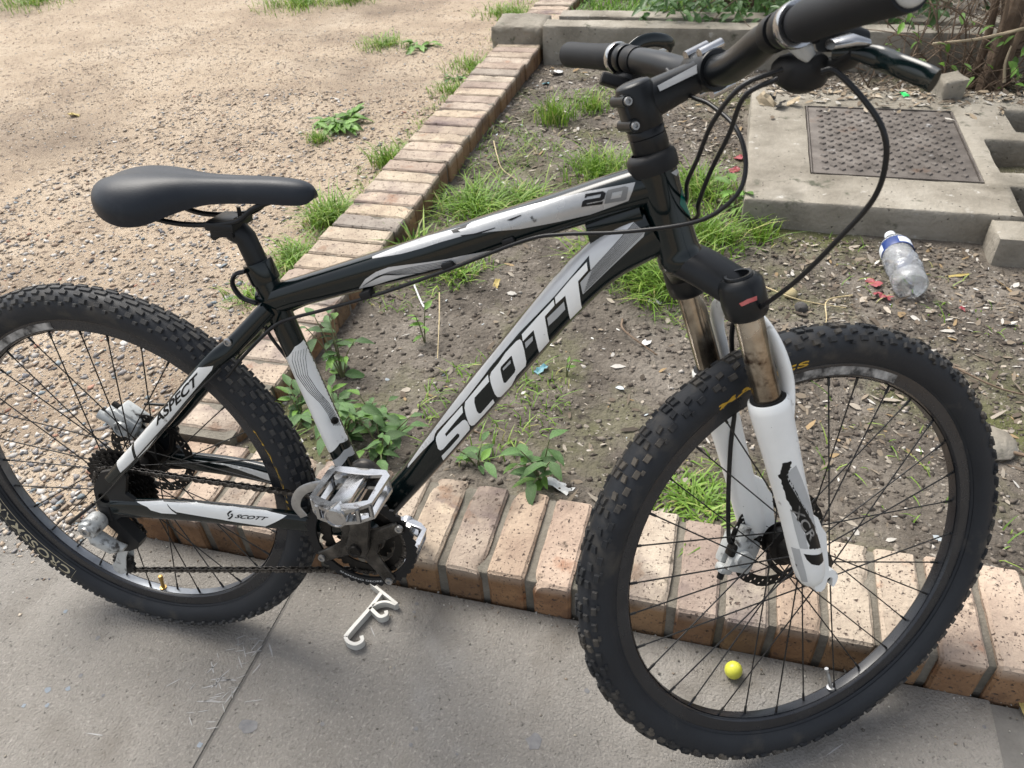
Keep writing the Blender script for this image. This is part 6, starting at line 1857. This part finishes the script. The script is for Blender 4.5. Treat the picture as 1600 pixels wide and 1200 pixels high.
    ('white_panel','CS_R','white_paint',1,[(.0609,.3395),(.0838,.3425),(.1058,.3451),(.114,.3439),(.1236,.3328),(.1302,.3274),(.1035,.3258),(.0861,.3292),(.0803,.3345)],[]),
    ('TEXT:SCOTT','CS_R','black_print',2,[(.2266,.3312),(.2778,.3303),(.2815,.3363),(.2313,.3384)],[]),
    ('logo','CS_R','black_print',2,[(.2158,.3382),(.2203,.3428),(.2248,.3432),(.2193,.3385),(.2179,.3364),(.2196,.3339),(.2167,.3331)],[]),
    ('logo','CS_R','black_print',2,[(.2251,.3389),(.2247,.3338),(.2189,.3279),(.2142,.3277),(.2214,.3335),(.223,.336),(.2211,.3381)],[]),
    ('white_panel','CSL','white_paint',1,[(.0678,.3401),(.1512,.3478),(.2403,.3392),(.2394,.3197),(.1895,.3297),(.1349,.3411)],[]),
    ('badge_print','FRAME','teal_print',1,[(.852,.8621),(.8543,.8554),(.8583,.8443),(.8618,.8359),(.8649,.8283),(.8589,.8367),(.8519,.8464),(.852,.8548)],[]),
    ('badge_print','FRAME','grey_print',1,[(.8396,.8806),(.8441,.8822),(.8457,.8813),(.8466,.8786),(.8455,.8755)],[]),
    ('print_label','FORK','red_print',1,[(.8848,.7329),(.8912,.738),(.9016,.7412),(.9024,.7364),(.8945,.734),(.8874,.7296)],[]),
    ('worn_panel','LEG','black_print',1,[(.9606,.5313),(.9645,.5335),(.9705,.5343),(.9709,.5256),(.9689,.5173),(.9759,.5043),(.9853,.4875),(1.0,.4651),(1.0187,.4356),(1.0312,.4098),(1.0345,.4012),(1.0214,.4042),(1.0133,.4057),(1.0093,.4169),(.9993,.4384),(.9859,.4606),(.9763,.479),(.9678,.4982),(.9615,.5123)],[]),
    ('grey_panel','LEG','grey_print',1,[(.9721,.5236),(.9778,.5279),(.9911,.5051),(1.0101,.4687),(1.0251,.4272),(1.0124,.4446),(.9883,.4798),(.9728,.5042),(.9683,.5153)],[]),
    ('grey_panel','LEG','grey_print',1,[(.9815,.4657),(.9935,.448),(1.0043,.4273),(1.0115,.4059),(1.0027,.4063),(.9917,.4366)],[]),
    ('black_panel','LEG','black_print',1,[(1.0077,.3984),(1.0382,.3929),(1.0404,.3812),(1.03,.3787),(1.0192,.3824),(1.0125,.3894)],[]),
    ('grey_panel','LEG','grey_print',1,[(.9972,.4039),(1.0026,.4047),(1.0113,.3806),(1.022,.3518),(1.0186,.349),(1.0082,.3723)],[]),
    ('TEXT:XCR','LEG','worn_white',2,[(.9817,.4647),(1.0124,.4165),(1.0205,.4237),(.9879,.475)],[]),
]
# ---------------- printed panels and lettering: thin sheets laid on the tube they belong to
def bvh_of(o):
    me = o.data
    return BVHTree.FromPolygons([v.co.copy() for v in me.vertices], [p.vertices[:] for p in me.polygons])
SURF = {'TT': TT, 'DT': DT, 'STB': STB, 'SS_R': SS_R, 'CS_R': CS_R, 'CSL': CS_L, 'FRAME': FRAME, 'FORK': FORK, 'LEG': LEG[-1]}
BV = {k: bvh_of(o) for k, o in SURF.items()}
def lay(bm, key, lift, cell=.0035):
    """cut the flat x-z mesh into small cells and drop it sideways on to the tube"""
    xs_ = [v.co.x for v in bm.verts]
    zs_ = [v.co.z for v in bm.verts]
    for lo, hi, n_ in ((min(xs_), max(xs_), (1, 0, 0)), (min(zs_), max(zs_), (0, 0, 1))):
        t = lo + cell
        while t < hi:
            bmesh.ops.bisect_plane(bm, geom=bm.verts[:] + bm.edges[:] + bm.faces[:], plane_co=(t, 0, t), plane_no=n_, dist=1e-6)
            t += cell
    bv = BV[key]
    side = .03 if key == 'CSL' else -.03
    dr = Vector((-.575, 1, 0)).normalized() if key == 'STB' else Vector((0, 1, 0))     # the seat tube is dressed from its front right
    for v in bm.verts:
        o_ = Vector((v.co.x, 0, v.co.z)) - dr * .5
        h = bv.ray_cast(o_, dr)
        if h[0] is None or key == 'CSL':
            h = bv.find_nearest(Vector((v.co.x, .03, v.co.z)) if key == 'CSL' else Vector((v.co.x, 0, v.co.z)) - dr * .03)
        n_ = h[1]
        if n_.y > .2:
            n_ = -n_
        v.co = h[0] + n_ * lift
    for _ in range(3):                    # cells that stretched round a flank are split and laid again
        long_ = [e for e in bm.edges if e.calc_length() > cell * 1.15]
        if not long_:
            break
        old = set(bm.verts)
        bmesh.ops.subdivide_edges(bm, edges=long_, cuts=1)
        for v in bm.verts:
            if v not in old:
                h = bv.find_nearest(v.co)
                n_ = h[1]
                if n_.dot(v.co - h[0]) < 0 and n_.y > .2:
                    n_ = -n_
                v.co = h[0] + n_ * lift
    bmesh.ops.triangulate(bm, faces=bm.faces[:])
def flat_bm(outer, holes):
    loops = [outer] + list(holes)
    tri = tessellate_polygon([[Vector((x, z, 0)) for x, z in lp] for lp in loops])
    bm = bmesh.new()
    vs2 = [bm.verts.new((x, 0, z)) for lp in loops for x, z in lp]
    for t in tri:
        try:
            bm.faces.new([vs2[i] for i in t])
        except ValueError:
            pass
    return bm
def text_mesh(s, shear=0.0, bold=.02, space=1.0):
    cu = bpy.data.curves.new('type', 'FONT')
    cu.body = s
    cu.shear = shear
    cu.offset = bold
    cu.space_character = space
    cu.resolution_u = 4
    o = bpy.data.objects.new('type', cu)
    COL.objects.link(o)
    dg = bpy.context.evaluated_depsgraph_get()
    me = bpy.data.meshes.new_from_object(o.evaluated_get(dg))
    bpy.data.objects.remove(o)
    bpy.data.curves.remove(cu)
    c = np.array([v.co[:2] for v in me.vertices])
    lo, hi = c.min(0), c.max(0)
    F = [p.vertices[:] for p in me.polygons]
    bpy.data.meshes.remove(me)
    return (c - lo) / (hi - lo), F
MT['print0'] = mat('dark_grey_print', [(.13, .135, .135), (.18, .185, .185)], 20, .45)
for name, key, mk, lvl, outer, holes in DECALS:
    if name.startswith('TEXT:'):
        uv, F = text_mesh(name[5:], .28 if name[5:] != 'XCR' else .15, .03 if name[5:] != 'XCR' else .012, 1.0)
        bl, br, tr_, tl = [np.array(q) for q in outer]
        bm = bmesh.new()
        vv = []
        for u, v in uv:
            q = (1 - v) * ((1 - u) * bl + u * br) + v * ((1 - u) * tl + u * tr_)
            vv.append(bm.verts.new((q[0], 0, q[1])))
        for f in F:
            try:
                bm.faces.new([vv[i] for i in f])
            except ValueError:
                pass
        name = 'lettering'
    else:
        if name == 'worn_panel':            # ragged edge where the print has flaked off
            rr = random.Random(5)
            o2 = []
            for (xa, za), (xb, zb) in zip(outer, outer[1:] + outer[:1]):
                for k in range(5):
                    o2.append((xa + (xb - xa) * k / 5 + rr.uniform(-.0009, .0009), za + (zb - za) * k / 5 + rr.uniform(-.0009, .0009)))
            outer = o2
        bm = flat_bm(outer, holes)
    lay(bm, key, .00035 + .0004 * (lvl - 1), .0035 if key != 'LEG' else .003)
    b = MB().take(bm)
    b.build(name, MT[mk], SURF[key], smooth=180)

# tyre side wall print, bent round the wheel
def tyre_text(W, s, a0, a1, r0, r1, mk, shear=0.0, bold=.03, frame=False):
    uv, F = text_mesh(s, shear, bold, 1.05)
    def P(a, r, lift=.0004):
        return Vector((r * math.cos(a), -math.sqrt(max(1e-8, .0252 ** 2 - (r - .3085) ** 2)) - lift, r * math.sin(a)))
    b = MB()
    b.add([P(a0 + (a1 - a0) * u, r0 + (r1 - r0) * v) for u, v in uv], F)
    if frame:
        m_ = .0028
        for ra, rb_ in ((r0 - m_ - .0006, r0 - m_), (r1 + m_, r1 + m_ + .0006)):
            A_ = np.linspace(a0 + .012, a1 - .012, 60)
            b.add([P(a, r) for r in (ra, rb_) for a in A_], [(i, i + 1, i + 61, i + 60) for i in range(59)])
        for sg, ae in ((1, a0 + .014), (-1, a1 - .014)):
            R_ = np.linspace(r0 - m_, r1 + m_, 10)
            b.add([P(ae + sg * .008 * (1 + o_), r) for o_ in (0, .22) for r in R_], [(i, i + 1, i + 11, i + 10) for i in range(9)])
    return b.build('lettering', MT[mk], W, smooth=0)
rd = math.radians
tyre_text(WR, 'CROSSMARK', rd(-127.5), rd(-166), .2960, .3100, 'tan_print', 0, .012, True)
tyre_text(WR, 'MAXXIS', rd(27), rd(-4), .2925, .2985, 'yellow_print', 0, .0)
tyre_text(WFr, 'MAXXIS', rd(122.5), rd(97), .2925, .3020, 'yellow_print', 0, .03)
rim_sticker(WFr, rd(103), rd(66), MT['worn_white'], 'rim_print')
rim_sticker(WR, rd(146), rd(100), MT['worn_white'], 'rim_print')
# small arc of print on the outer chainring
b = MB()
uv, F = text_mesh('SHIMANO DEORE', 0, .01)
b.add([Vector((BB.x + (.0775 + .0035 * (1 - v)) * math.cos(rd(-122 + 52 * u)), -.0559, BB.z + (.0775 + .0035 * (1 - v)) * math.sin(rd(-122 + 52 * u)))) for u, v in uv], F)
b.build('lettering', MT['grey_print'], CR, smooth=0)
